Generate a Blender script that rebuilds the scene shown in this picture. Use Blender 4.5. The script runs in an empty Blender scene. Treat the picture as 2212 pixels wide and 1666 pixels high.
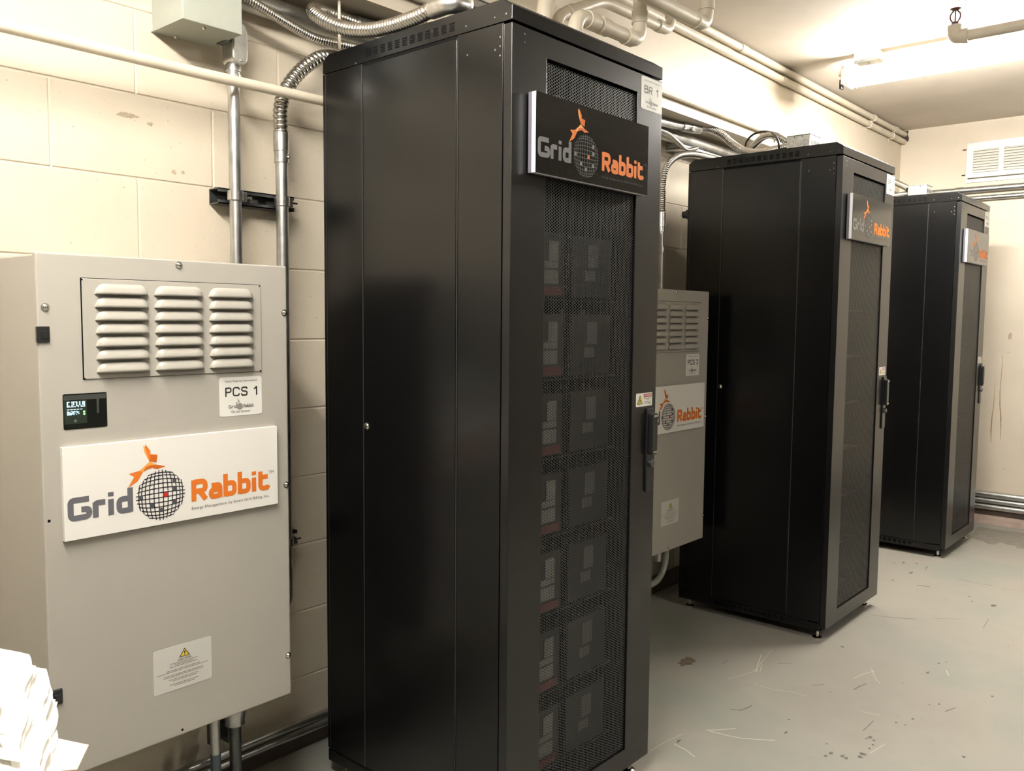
import bpy, math, random
from mathutils import Vector, Matrix
import numpy as np
PI = math.pi
random.seed(7)
SC = bpy.context.scene
COL = SC.collection

# ------------------------------------------------------------------ camera
CY, CZ = -2.1252, 1.3024
yaw, pit, rol = math.radians(41.0559), math.radians(-4.4595), math.radians(.5104)
F = Vector((math.cos(pit)*math.cos(yaw), math.cos(pit)*math.sin(yaw), math.sin(pit)))
R0 = Vector((math.sin(yaw), -math.cos(yaw), 0)); U0 = R0.cross(F)
R = R0*math.cos(rol) + U0*math.sin(rol); U = -R0*math.sin(rol) + U0*math.cos(rol)
cd = bpy.data.cameras.new('camera'); cam = bpy.data.objects.new('camera', cd); COL.objects.link(cam)
M = Matrix((R, U, -F)).transposed().to_4x4(); M.translation = Vector((0, CY, CZ)); cam.matrix_world = M
cd.sensor_width = 36; cd.lens = 36*1858.09/2212; cd.clip_start = .05
SC.camera = cam
# ------------------------------------------------------------------ world, exposure
W = bpy.data.worlds.new('world'); SC.world = W; W.use_nodes = True
W.node_tree.nodes['Background'].inputs[0].default_value = (.02, .02, .02, 1)
W.node_tree.nodes['Background'].inputs[1].default_value = .1
VS = SC.view_settings; VS.view_transform = 'Standard'; VS.look = 'None'; VS.gamma = 1; VS.use_curve_mapping = False
VS.exposure = 1.05
LAMP_COL = (1, .96, .885)
LAMP_A, LAMP_B, LAMP_C = 155.0, 155.0, 72.0          # tube emission strengths
ROOM = dict(x0=-4.2, x1=6.25, y0=-4.7, ceil=2.60, soffit=2.184, beam=-.187)

# ------------------------------------------------------------------ materials
def nt(name):
    m = bpy.data.materials.new(name); m.use_nodes = True
    return m, m.node_tree, m.node_tree.nodes['Principled BSDF']
def mat(name, col, rough=.5, metal=0, var=0, vscale=8, bump=0, bscale=60, spec=.5, emit=None, estr=0, col2=None, coat=0, detail=4, rvar=0):
    m, t, b = nt(name); N, L = t.nodes, t.links
    b.inputs['Base Color'].default_value = (*col, 1); b.inputs['Roughness'].default_value = rough
    b.inputs['Metallic'].default_value = metal; b.inputs['Specular IOR Level'].default_value = spec
    if coat: b.inputs['Coat Weight'].default_value = coat; b.inputs['Coat Roughness'].default_value = .08
    if emit: b.inputs['Emission Color'].default_value = (*emit, 1); b.inputs['Emission Strength'].default_value = estr
    if var or bump or rvar:
        tc = N.new('ShaderNodeTexCoord'); 
    if var or col2 or rvar:
        n = N.new('ShaderNodeTexNoise'); n.inputs['Scale'].default_value = vscale; n.inputs['Detail'].default_value = detail
        L.new(tc.outputs['Object'], n.inputs['Vector'])
        r = N.new('ShaderNodeValToRGB'); c2 = col2 or tuple(c*(1-var) for c in col)
        r.color_ramp.elements[0].position = .35; r.color_ramp.elements[1].position = .65
        r.color_ramp.elements[0].color = (*c2, 1); r.color_ramp.elements[1].color = (*col, 1)
        L.new(n.outputs[0], r.inputs[0]); L.new(r.outputs[0], b.inputs['Base Color'])
        if rvar:
            mr = N.new('ShaderNodeMapRange'); mr.inputs[3].default_value = rough; mr.inputs[4].default_value = rough+rvar
            L.new(n.outputs[0], mr.inputs[0]); L.new(mr.outputs[0], b.inputs['Roughness'])
    if bump:
        n2 = N.new('ShaderNodeTexNoise'); n2.inputs['Scale'].default_value = bscale; n2.inputs['Detail'].default_value = 3
        L.new(tc.outputs['Object'], n2.inputs['Vector'])
        bp = N.new('ShaderNodeBump'); bp.inputs['Strength'].default_value = bump; bp.inputs['Distance'].default_value = .002
        L.new(n2.outputs[0], bp.inputs['Height']); L.new(bp.outputs[0], b.inputs['Normal'])
    return m
def block_paint(name, col, pits=True):
    m, t, b = nt(name); N, L = t.nodes, t.links
    tc = N.new('ShaderNodeTexCoord')
    n = N.new('ShaderNodeTexNoise'); n.inputs['Scale'].default_value = 3; n.inputs['Detail'].default_value = 8
    L.new(tc.outputs['Object'], n.inputs['Vector'])
    r = N.new('ShaderNodeValToRGB'); r.color_ramp.elements[0].position = .3; r.color_ramp.elements[1].position = .6
    r.color_ramp.elements[0].color = (*[c*.90 for c in col], 1); r.color_ramp.elements[1].color = (*col, 1)
    L.new(n.outputs[0], r.inputs[0])
    # small dark pits in the paint
    v = N.new('ShaderNodeTexNoise'); v.inputs['Scale'].default_value = 95; v.inputs['Detail'].default_value = 2
    L.new(tc.outputs['Object'], v.inputs['Vector'])
    mr = N.new('ShaderNodeMapRange'); mr.inputs[1].default_value = .68; mr.inputs[2].default_value = .80
    L.new(v.outputs[0], mr.inputs[0])
    mx = N.new('ShaderNodeMix'); mx.data_type = 'RGBA'; mx.inputs[7].default_value = (*[c*.6 for c in col], 1)
    mr.inputs[4].default_value = 1 if pits else .25
    L.new(mr.outputs[0], mx.inputs[0]); L.new(r.outputs[0], mx.inputs[6]); L.new(mx.outputs[2], b.inputs['Base Color'])
    b.inputs['Roughness'].default_value = .55
    n3 = N.new('ShaderNodeTexNoise'); n3.inputs['Scale'].default_value = 140; n3.inputs['Detail'].default_value = 5
    L.new(tc.outputs['Object'], n3.inputs['Vector'])
    ad = N.new('ShaderNodeMath'); ad.operation = 'SUBTRACT'
    L.new(n3.outputs[0], ad.inputs[0]); L.new(mr.outputs[0], ad.inputs[1])
    bp = N.new('ShaderNodeBump'); bp.inputs['Strength'].default_value = .5 if pits else .2; bp.inputs['Distance'].default_value = .003
    L.new(ad.outputs[0], bp.inputs['Height']); L.new(bp.outputs[0], b.inputs['Normal'])
    return m
def floor_paint():
    m, t, b = nt('painted_concrete_floor'); N, L = t.nodes, t.links
    tc = N.new('ShaderNodeTexCoord')
    def noise(s, d=6, rough=.6):
        n = N.new('ShaderNodeTexNoise'); n.inputs['Scale'].default_value = s; n.inputs['Detail'].default_value = d
        n.inputs['Roughness'].default_value = rough; L.new(tc.outputs['Object'], n.inputs['Vector']); return n
    a = noise(1.1); r = N.new('ShaderNodeValToRGB'); e = r.color_ramp.elements
    e[0].position = .35; e[0].color = (.285, .27, .235, 1); e[1].position = .62; e[1].color = (.27, .28, .245, 1)
    e2 = e.new(.5); e2.color = (.315, .30, .262, 1)
    L.new(a.outputs[0], r.inputs[0])
    f = noise(9, 8, .7); mr = N.new('ShaderNodeMapRange'); mr.inputs[1].default_value = .63; mr.inputs[2].default_value = .75; mr.inputs[4].default_value = .55
    L.new(f.outputs[0], mr.inputs[0])
    mx = N.new('ShaderNodeMix'); mx.data_type = 'RGBA'; mx.inputs[7].default_value = (.20, .185, .15, 1)
    L.new(mr.outputs[0], mx.inputs[0]); L.new(r.outputs[0], mx.inputs[6])
    g = noise(38, 4, .8); mr2 = N.new('ShaderNodeMapRange'); mr2.inputs[1].default_value = .70; mr2.inputs[2].default_value = .76; mr2.inputs[4].default_value = .6
    L.new(g.outputs[0], mr2.inputs[0])
    mx2 = N.new('ShaderNodeMix'); mx2.data_type = 'RGBA'; mx2.inputs[7].default_value = (.13, .12, .10, 1)
    L.new(mr2.outputs[0], mx2.inputs[0]); L.new(mx.outputs[2], mx2.inputs[6]); L.new(mx2.outputs[2], b.inputs['Base Color'])
    b.inputs['Roughness'].default_value = .42
    bp = N.new('ShaderNodeBump'); bp.inputs['Strength'].default_value = .25; bp.inputs['Distance'].default_value = .003
    L.new(f.outputs[0], bp.inputs['Height']); L.new(bp.outputs[0], b.inputs['Normal'])
    return m
WALLC = (.63, .555, .44)
MT = dict(
    wall=block_paint('cream_block_paint', WALLC), wall_smooth=block_paint('cream_wall_paint', (.65, .575, .465), False),
    wall_darkened=mat('bounce_cutting_wall_paint', (.13, .12, .10), .6, var=.1, vscale=3),  # unseen walls, darkened to cut bounce light and rack reflections
    ceil=mat('ceiling_paint', (.64, .58, .50), .7, var=.12, vscale=2.5, bump=.2, bscale=30),
    floor=floor_paint(),
    scuff=mat('dark_scuff', (.15, .138, .115), .6, var=.5, vscale=60), scratch=mat('pale_scratch', (.60, .56, .46), .5),
    stain=mat('brown_stain', (.17, .13, .09), .5, var=.4, vscale=40), rust=mat('rust_drip', (.42, .27, .12), .6, var=.3, vscale=50),
    dirt=mat('grey_dirt', (.24, .222, .188), .5, var=.25, vscale=25), cove=mat('pinkish_cove', (.40, .30, .25), .6, var=.2, vscale=15),
    foot_shade=mat('painted_foot_shade', (.13, .10, .08), .7, var=.3, vscale=12),  # dark brown that paints shade along the wall feet
    black=mat('black_powder_coat', (.0025, .0025, .0028), .24, bump=.04, bscale=900, spec=.42),
    door=mat('black_door_paint', (.004, .0041, .0043), .30, bump=.04, bscale=900, spec=.5),
    mesh=mat('black_mesh_paint', (.024, .025, .025), .38, spec=.5),
    gap=mat('black_gap', (.002, .002, .002), .8, spec=.1), inner=mat('dark_interior', (.012, .012, .012), .6),
    steel=mat('galvanised_steel', (.60, .60, .58), .30, 1, var=.22, vscale=25, rvar=.15), zinc=mat('zinc_spangle', (.66, .66, .64), .32, 1, var=.25, vscale=60),
    flex=mat('flex_metal', (.56, .54, .50), .24, 1), darksteel=mat('dark_strut_steel', (.16, .17, .17), .38, .9, var=.3, vscale=40),
    chrome=mat('bright_screw', (.78, .76, .70), .18, 1), lip=mat('highlight_panel_lip', (.045, .044, .042), .38, .4), sheen=mat('chamfer_sheen_grey', (.16, .155, .14), .35), pvc=mat('beige_painted_pipe', (.66, .59, .47), .45, var=.14, vscale=9, bump=.08, bscale=50),  # lip and strip greys paint in edge highlights and lamp sheen
    enc=mat('warm_grey_enclosure_paint', (.37, .35, .307), .36, bump=.05, bscale=500, spec=.45), box=mat('grey_green_box_paint', (.335, .35, .30), .42, var=.05, vscale=20),
    white=mat('white_sign_face', (.76, .74, .69), .35), label=mat('white_label', (.70, .69, .64), .38), paperlabel=mat('silver_label', (.55, .54, .50), .4),
    ink=mat('black_ink', (.018, .016, .018), .5), slate=mat('slate_print', (.115, .115, .13), .45), tag=mat('grey_ink', (.10, .095, .10), .5),
    or1=mat('orange_print', (.66, .17, .025), .45, spec=.15), or2=mat('dark_orange_print', (.56, .12, .015), .45, spec=.15), or3=mat('light_orange_print', (.80, .34, .08), .45, spec=.15),
    red=mat('red_print', (.55, .02, .01), .45), globe=mat('globe_print', (.025, .022, .032), .45), cell=mat('grey_cell_print', (.06, .065, .07), .45),
    signblk=mat('gloss_black_face', (.008, .008, .008), .12, bump=.16, bscale=70, spec=.5), sgrid=mat('grey_on_black', (.15, .15, .15), .3, spec=.3), sglobe=mat('dim_grey_on_black', (.095, .095, .095), .22),
    core=mat('white_board_edge', (.85, .85, .85), .4), backer=mat('grey_board_backing', (.10, .095, .12), .5),
    yellow=mat('yellow_print', (.68, .50, .03), .45), dred=mat('danger_red', (.35, .03, .02), .45), lbar=mat('fine_print', (.24, .22, .20), .5),
    plastic=mat('black_plastic', (.012, .012, .013), .3), glass=mat('dark_display_glass', (.006, .007, .006), .1, spec=.35),
    lcd=mat('lit_display_pixels', (.3, .5, .6), .5, emit=(.55, .85, 1), estr=.75), lcdg=mat('lit_green_pixels', (.2, .5, .2), .5, emit=(.25, .8, .25), estr=.45),
    pcb=mat('dark_green_board', (.010, .018, .011), .4), pcb2=mat('dim_grey_board', (.035, .038, .034), .4),
    fix=mat('white_fixture_enamel', (.80, .77, .70), .35), tube=mat('lit_tube', (1, 1, 1), .5, emit=LAMP_COL, estr=LAMP_A),
    tube2=mat('lit_tube_far', (1, 1, 1), .5, emit=LAMP_COL, estr=LAMP_B),
    tube3=mat('lit_tube_side', (1, 1, 1), .5, emit=LAMP_COL, estr=LAMP_C),
    vent=mat('white_grille_enamel', (.83, .81, .75), .4), paper=mat('white_paper', (.82, .80, .74), .7, var=.06, vscale=20), manila=mat('manila_card', (.70, .58, .42), .7),
    bat=mat('battery_case', (.012, .012, .013), .4), batlabel2=mat('dim_battery_label', (.12, .12, .115), .5), batlabel=mat('battery_label', (.34, .35, .33), .5), batred=mat('battery_red_band', (.20, .035, .025), .5),
    bronze=mat('bronze_sprinkler', (.12, .055, .045), .4, .6), cable=mat('black_cable', (.012, .012, .012), .4), blue=mat('bluish_coated_pipe', (.13, .16, .19), .4, .5), wood=mat('grey_table_top', (.30, .29, .27), .5, var=.1))

# ------------------------------------------------------------------ builders
class MB:
    def __init__(s): s.v = []; s.f = []
    def add(s, v, f):
        o = len(s.v); s.v += [tuple(p) for p in v]; s.f += [tuple(i+o for i in q) for q in f]; return s
    def box(s, x0, x1, y0, y1, z0, z1):
        v = [(x, y, z) for x in (x0, x1) for y in (y0, y1) for z in (z0, z1)]
        return s.add(v, [(0, 1, 3, 2), (4, 6, 7, 5), (0, 4, 5, 1), (2, 3, 7, 6), (0, 2, 6, 4), (1, 5, 7, 3)])
    def prism(s, pts, y0, y1, ax=1):   # pts: 2D polygon in the two other axes, extruded along ax
        def P(a, b, c): return {0: (c, a, b), 1: (a, c, b), 2: (a, b, c)}[ax]
        n = len(pts); v = [P(a, b, y0) for a, b in pts] + [P(a, b, y1) for a, b in pts]
        f = [tuple(range(n)), tuple(range(2*n-1, n-1, -1))] + [(i, i+n, (i+1) % n+n, (i+1) % n) for i in range(n)]
        return s.add(v, f)
    def rings(s, cs, rs, seg=16, cap=True, up=None):
        # tube through centres cs with radii rs
        n = len(cs); cs = [Vector(c) for c in cs]; T = []
        for i in range(n):
            d = cs[min(i+1, n-1)]-cs[max(i-1, 0)]
            T.append(d.normalized() if d.length > 1e-9 else (T[-1] if T else Vector((0, 0, 1))))
        a = Vector((0, 0, 1)) if abs(T[0].z) < .9 else Vector((1, 0, 0))
        N = (a - T[0]*a.dot(T[0])).normalized(); v = []
        for i in range(n):
            N = (N - T[i]*N.dot(T[i])).normalized(); B = T[i].cross(N)
            for k in range(seg):
                an = 2*PI*k/seg; v.append(cs[i] + (N*math.cos(an)+B*math.sin(an))*rs[i])
        f = [(i*seg+k, i*seg+(k+1) % seg, (i+1)*seg+(k+1) % seg, (i+1)*seg+k) for i in range(n-1) for k in range(seg)]
        if cap: f += [tuple(range(seg-1, -1, -1)), tuple((n-1)*seg+k for k in range(seg))]
        return s.add(v, f)
    def cyl(s, a, b, r, seg=16, r2=None): return s.rings([a, b], [r, r if r2 is None else r2], seg)
    def tube(s, pts, r, seg=16, step=.012): 
        p = spline(pts, step); return s.rings(p, [r]*len(p), seg)
    def lathe(s, a, d, prof, seg=16):   # prof: (distance along d, radius)
        a = Vector(a); d = Vector(d).normalized()
        n = len(prof); x = Vector((0, 0, 1)) if abs(d.z) < .9 else Vector((1, 0, 0)); N = (x-d*x.dot(d)).normalized(); B = d.cross(N); v = []
        for (t, r) in prof:
            for k in range(seg):
                an = 2*PI*k/seg; v.append(a+d*t+(N*math.cos(an)+B*math.sin(an))*max(r, 1e-5))
        f = [(i*seg+k, i*seg+(k+1) % seg, (i+1)*seg+(k+1) % seg, (i+1)*seg+k) for i in range(n-1) for k in range(seg)]
        f += [tuple(range(seg-1, -1, -1)), tuple((n-1)*seg+k for k in range(seg))]
        return s.add(v, f)
    def build(s, name, m, parent=None, bevel=0, smooth=False, segs=2):
        me = bpy.data.meshes.new(name); me.from_pydata(s.v, [], s.f); me.update()
        import bmesh
        b = bmesh.new(); b.from_mesh(me); bmesh.ops.recalc_face_normals(b, faces=b.faces); b.to_mesh(me); b.free()
        return link(name, me, m, parent, bevel, smooth, segs)
def link(name, me, m, parent=None, bevel=0, smooth=False, segs=2):
    if not me.materials: me.materials.append(MT[m] if isinstance(m, str) else m)
    o = bpy.data.objects.new(name, me); COL.objects.link(o)
    if smooth:
        me.shade_smooth()
        try: me.set_sharp_from_angle(angle=math.radians(40))
        except Exception: pass
    if bevel:
        md = o.modifiers.new('bevel', 'BEVEL'); md.width = bevel; md.segments = segs; md.limit_method = 'ANGLE'; md.angle_limit = math.radians(40)
    if parent: setp(o, parent)
    return o
def setp(o, p):
    # everything is modelled in world space; the child keeps its place
    o.parent = p; o.matrix_parent_inverse = Matrix.Identity(4)
    g = Vector((0, 0, 0)); q = p
    while q: g += q.location; q = q.parent
    if o.type == 'MESH' and o.location.length == 0:
        o.location = -g
def spline(pts, step):
    P = [Vector(p) for p in pts]; Q = [P[0]*2-P[1]] + P + [P[-1]*2-P[-2]]; out = []
    for i in range(1, len(Q)-2):
        a, b, c, d = Q[i-1], Q[i], Q[i+1], Q[i+2]; n = 24
        for k in range(n):
            t = k/n
            out.append(.5*((2*b)+(c-a)*t+(2*a-5*b+4*c-d)*t*t+(3*b-a-3*c+d)*t**3))
    out.append(P[-1]); L = [0]
    for i in range(1, len(out)): L.append(L[-1]+(out[i]-out[i-1]).length)
    n = max(2, int(L[-1]/step)); res = []; j = 0
    for k in range(n+1):
        s = L[-1]*k/n
        while j < len(L)-2 and L[j+1] < s: j += 1
        t = (s-L[j])/max(1e-9, L[j+1]-L[j]); res.append(out[j].lerp(out[j+1], min(1, t)))
    return res
def corner_path(pts, r, n=7):
    # polyline with rounded corners of radius r
    P = [Vector(p) for p in pts]; out = [P[0]]
    for i in range(1, len(P)-1):
        a = (P[i-1]-P[i]); b = (P[i+1]-P[i]); q = min(r, a.length*.49, b.length*.49)
        A = P[i]+a.normalized()*q; B = P[i]+b.normalized()*q
        for k in range(n+1):
            t = k/n; out.append(A*(1-t)**2+P[i]*2*t*(1-t)+B*t*t)
    out.append(P[-1]); return out
def pipe_mb(pts, r, bend=.05, seg=20):
    p = corner_path(pts, bend); return MB().rings(p, [r]*len(p), seg)
def flex_mb(pts, r, pitch, depth=.16, seg=18):
    st = pitch/6; p = spline(pts, st); rs = []
    for i in range(len(p)):
        ph = (i % 6)/6; rs.append(r*(1-depth+depth*abs(math.sin(PI*ph))**.6))
    return MB().rings(p, rs, seg)
def empty(name, loc): 
    o = bpy.data.objects.new(name, None); COL.objects.link(o); o.location = loc; o.empty_display_size = .05; return o
def tag(o, label=None, cat=None, group=None, kind=None):
    if label: o['label'] = label
    if cat: o['category'] = cat
    if group: o['group'] = group
    if kind: o['kind'] = kind
    return o
def thing(name, loc, label, cat, group=None): return tag(empty(name, loc), label, cat, group)
def screw(c, d, r=.008, parent=None, m='chrome', name='screw'):
    o = MB().lathe(c, d, [(0, r*1.25), (.0012, r*1.3), (.0012, r), (.004, r*.85), (.0058, r*.45), (.006, 0)], 14).build(name, m, parent, smooth=True); return o
_txt = {}
def text_mesh(txt, bold=0):
    k = (txt, bold)
    if k not in _txt:
        c = bpy.data.curves.new('t', 'FONT'); c.body = txt; c.size = 1; c.offset = bold; c.resolution_u = 4
        o = bpy.data.objects.new('t', c); COL.objects.link(o); bpy.context.view_layer.update()
        dg = bpy.context.evaluated_depsgraph_get(); me = bpy.data.meshes.new_from_object(o.evaluated_get(dg))
        v = [tuple(p.co) for p in me.vertices]; f = [tuple(p.vertices) for p in me.polygons]
        bpy.data.objects.remove(o); bpy.data.curves.remove(c); bpy.data.meshes.remove(me)
        _txt[k] = (v, f)
    return _txt[k]
def add_text(mb, txt, x0, x1, z0, z1, y, bold=0):
    # lettering facing -y, glyph extents fitted to the box x0..x1, z0..z1
    v, f = text_mesh(txt, bold); xs = [p[0] for p in v]; zs = [p[1] for p in v]
    a, b, c, d = min(xs), max(xs), min(zs), max(zs)
    mb.add([(x0+(p[0]-a)/(b-a)*(x1-x0), y, z0+(p[1]-c)/(d-c)*(z1-z0)) for p in v], f); return mb
# heavy squarish lettering drawn as strokes: (advance width, strokes with corner radius); x height .72, cap height 1
GL = dict(
 G=(.80, [([(.70,.86),(.34,.86),(.10,.86),(.10,.10),(.38,.10),(.70,.12),(.70,.44),(.44,.44)], .22)]),
 r=(.50, [([(.11,0),(.11,.62),(.44,.62)], .10), ([(.11,.0),(.11,.66)], 0)]),
 i=(.30, [([(.13,0),(.13,.70)], 0), ([(.13,.82),(.13,1.0)], 0)]),
 d=(.62, [([(.50,0),(.50,1.08)], 0), ([(.50,.62),(.11,.62),(.11,.10),(.50,.10)], .18)]),
 R=(.74, [([(.12,0),(.12,1.0)], 0), ([(.12,.90),(.60,.90),(.60,.46),(.12,.46)], .20), ([(.36,.46),(.62,.03)], 0)]),
 a=(.62, [([(.13,.62),(.50,.62),(.50,.0)], .16), ([(.50,.40),(.11,.40),(.11,.09),(.50,.09)], .14)]),
 b=(.64, [([(.12,0),(.12,1.08)], 0), ([(.12,.62),(.51,.62),(.51,.10),(.12,.10)], .18)]),
 t=(.56, [([(.13,.95),(.13,.10),(.46,.10),(.50,.22)], .18), ([(.13,.66),(.48,.66)], 0)]))
GA = dict(
 P=(.70, [([(.10,0),(.10,1)], 0), ([(.10,.93),(.58,.93),(.58,.47),(.10,.47)], .22)]),
 C=(.80, [([(.68,.70),(.62,.93),(.12,.93),(.09,.5),(.12,.07),(.62,.07),(.68,.30)], .28)]),
 S=(.74, [([(.62,.72),(.60,.93),(.13,.93),(.10,.56),(.62,.46),(.62,.07),(.13,.07),(.09,.30)], .18)]),
 B=(.72, [([(.10,0),(.10,1)], 0), ([(.10,.93),(.56,.93),(.56,.53),(.10,.53)], .20), ([(.10,.53),(.61,.53),(.61,.07),(.10,.07)], .22)]),
 R=(.74, [([(.10,0),(.10,1)], 0), ([(.10,.93),(.60,.93),(.60,.48),(.10,.48)], .22), ([(.36,.48),(.64,.0)], 0)]))
GA['1'] = (.60, [([(.40,0),(.40,1)], 0), ([(.40,.97),(.30,.80),(.14,.70)], .1)])
GA['2'] = (.66, [([(.09,.70),(.12,.93),(.56,.93),(.56,.58),(.10,.07),(.60,.07)], .20)])
GA['3'] = (.66, [([(.09,.75),(.14,.93),(.54,.93),(.54,.53),(.26,.53)], .20), ([(.26,.53),(.58,.53),(.58,.07),(.14,.07),(.08,.25)], .20)])
GA[' '] = (.42, [])
_k = [0]
def strokes(mb, txt, x0, x1, z0, h, y, glyphs, wt):
    tot = sum(glyphs[c][0] for c in txt); sx = (x1-x0)/tot; x = x0
    for c in txt:
        w, st = glyphs[c]
        for pts, rad in st:
            P = [Vector((x+a*sx, z0+b*h, 0)) for a, b in pts]
            if rad: P = corner_path(P, rad*min(sx, h), 6)
            n = len(P); Lf, Rt = [], []
            for i in range(n):
                d = (P[min(i+1, n-1)]-P[max(i-1, 0)]); 
                if d.length < 1e-9: d = Vector((1, 0, 0))
                d.normalize(); q = Vector((-d.y, d.x, 0))*wt*h/2; Lf.append(P[i]+q); Rt.append(P[i]-q)
            _k[0] = (_k[0]+1) % 5; yy = y-.00004*_k[0]
            v = [(p.x, yy, p.y) for p in Lf]+[(p.x, yy, p.y) for p in Rt]
            mb.add(v, [(i, i+1, n+i+1, n+i) for i in range(n-1)])
        x += w*sx
    return mb
def round_rect(x0, x1, z0, z1, r, n=5):
    pts = []
    for cx, cz, a in ((x1-r, z1-r, 0), (x0+r, z1-r, 90), (x0+r, z0+r, 180), (x1-r, z0+r, 270)):
        for k in range(n+1):
            t = math.radians(a+90*k/n); pts.append((cx+r*math.cos(t), cz+r*math.sin(t)))
    return pts
def poly(mb, pts, y): return mb.add([(a, y, b) for a, b in pts], [tuple(range(len(pts)))])

# ------------------------------------------------------------------ the logo (local sign coordinates, metres, on a .488 x .186 board)
LG = dict(
 A=[(.1303,.1190),(.1525,.1228),(.1603,.1196),(.1486,.1015),(.1273,.0895),(.1406,.1104),(.1394,.1128)],
 B=[(.1525,.1228),(.1639,.1311),(.1748,.1401),(.1890,.1314),(.1753,.1315),(.1661,.1282),(.1603,.1196)],
 C=[(.1890,.1314),(.2098,.1256),(.1906,.1217),(.1808,.1259),(.1717,.1241),(.1603,.1196),(.1661,.1282),(.1753,.1315)],
 D=[(.1765,.1553),(.1925,.1523),(.1898,.1365),(.1755,.1404)],
 E=[(.1662,.1776),(.1772,.1626),(.1770,.1548),(.1755,.1404),(.1739,.1417),(.1652,.1639)],
 Fe=[(.1617,.1761),(.1654,.1717),(.1739,.1417),(.1748,.1401),(.1642,.1607)])
def globe_strips(mb, cx, cz, r, y, w=.0016, N=12):
    K = [math.sin(math.radians(a)) for a in (-66, -53, -40.5, -28.5, -17, -5.65, 5.65, 17, 28.5, 40.5, 53, 66)]
    for vert in (0, 1):
        for a in K:
            T = math.sqrt(max(0, 1.04-a*a*.92)); n = 14; L = []
            for k in range(n+1):
                t = -T+2*T*k/n; b = a*math.sqrt(max(.05, 1-.50*t*t)); L.append((b, t) if vert else (t, b))
            for k in range(n):
                (p, q), (p2, q2) = L[k], L[k+1]; d = Vector((p2-p, q2-q)).normalized(); nx, nz = -d.y*w/2, d.x*w/2
                x, z, x2, z2 = cx+p*r, cz+q*r, cx+p2*r, cz+q2*r
                mb.add([(x+nx, y, z+nz), (x-nx, y, z-nz), (x2-nx, y, z2-nz), (x2+nx, y, z2+nz)], [(0, 1, 2, 3)])
def logo_on(sign, ox, oz, y, sc, dark):
    """printed logo as flat ink on a sign: each printed piece is a sub-part"""
    g = lambda pts: [(ox+a*sc, oz+b*sc) for a, b in pts]
    y1 = y-.0004
    m = MB(); strokes(m, 'Grid', ox+.0065*sc, ox+.139*sc, oz+.039*sc, .0475*sc, y1, GL, .245)
    m.build('grid_lettering', 'sgrid' if dark else 'slate', sign)
    m = MB(); strokes(m, 'Rabbit', ox+.2665*sc, ox+.4655*sc, oz+.0388*sc, .0475*sc, y1, GL, .245)
    m.build('rabbit_lettering', 'or1', sign)
    m = MB(); globe_strips(m, ox+.1985*sc, oz+.0645*sc, .0535*sc, y1, .0021*sc); m.build('globe_grid', 'sglobe' if dark else 'globe', sign)
    for cx, cz in ((.2290, .0917), (.2298, .0743), (.1544, .0651), (.2292, .0444), (.1777, .0439), (.1982, .0322)):
        m = MB(); poly(m, g([(cx-.0045, cz-.0045), (cx+.0045, cz-.0045), (cx+.0045, cz+.0045), (cx-.0045, cz+.0045)]), y1-.0001)
        m.build('globe_cell', 'sgrid' if dark else 'cell', sign)
    m = MB(); poly(m, g([(.2045, .0595), (.2135, .0595), (.2135, .0685), (.2045, .0685)]), y1-.0002); m.build('red_cell', 'red' if not dark else 'or2', sign)
    for k, mt in (('A', 'or1'), ('B', 'or3'), ('C', 'or2'), ('D', 'or2'), ('E', 'or1'), ('Fe', 'or3')):
        m = MB(); poly(m, g(LG[k]), y1-(.00008 if k in 'CE' else .00016 if k in 'DFe' else 0)); m.build('leaping_animal_facet', mt, sign)
    m = MB(); add_text(m, 'TM', ox+.4635*sc, ox+.4778*sc, oz+.0755*sc, oz+.083*sc, y1, .0)
    add_text(m, 'Energy Management, by Smart Grid Billing, Inc.', ox+.268*sc, ox+.4642*sc, oz+.0185*sc, oz+.0268*sc, y1, .0)
    m.build('small_lettering', 'sglobe' if dark else 'tag', sign)
def name_label(x0, x1, z0, z1, y, txt, parent):
    w, h = x1-x0, z1-z0
    lb = MB().prism(round_rect(x0, x1, z0, z1, .006), y, y-.0005).build('name_label', 'label', parent)
    y1 = y-.0008; q = lambda a, b, c, d: (x0+a*w, x0+b*w, z0+c*h, z0+d*h)
    m = MB(); strokes(m, txt, x0+.12*w, x0+(.92 if txt[0] == 'P' else .84)*w, z0+.505*h, .235*h, y1, GA, .165); m.build('large_lettering', 'ink', lb)
    m = MB(); add_text(m, 'Hyatt Regency Sacramento', *q(.13, .89, .855, .925), y1)
    add_text(m, 'Do not remove!', *q(.27, .71, .075, .145), y1, .01)
    strokes(m, 'Grid', x0+.20*w, x0+.40*w, z0+.20*h, .085*h, y1, GL, .2); strokes(m, 'Rabbit', x0+.55*w, x0+.80*w, z0+.20*h, .085*h, y1, GL, .2)
    m.build('small_lettering', 'tag', lb)
    cx, cz, r = x0+.465*w, z0+.235*h, .073*w
    m = MB(); poly(m, [(cx+r*math.cos(t*PI/9), cz+r*math.sin(t*PI/9)*1.0) for t in range(18)], y1)
    s = .19*w/.11*.75
    for k in 'ABCDEF':
        if k == 'F': k = 'Fe'
        poly(m, [(cx+(a-.1985)*s*1.15, cz+(b-.0645)*s*1.15) for a, b in LG[k]], y1-.0001)
    m.build('small_logo', 'lbar', lb)
    return lb
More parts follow.
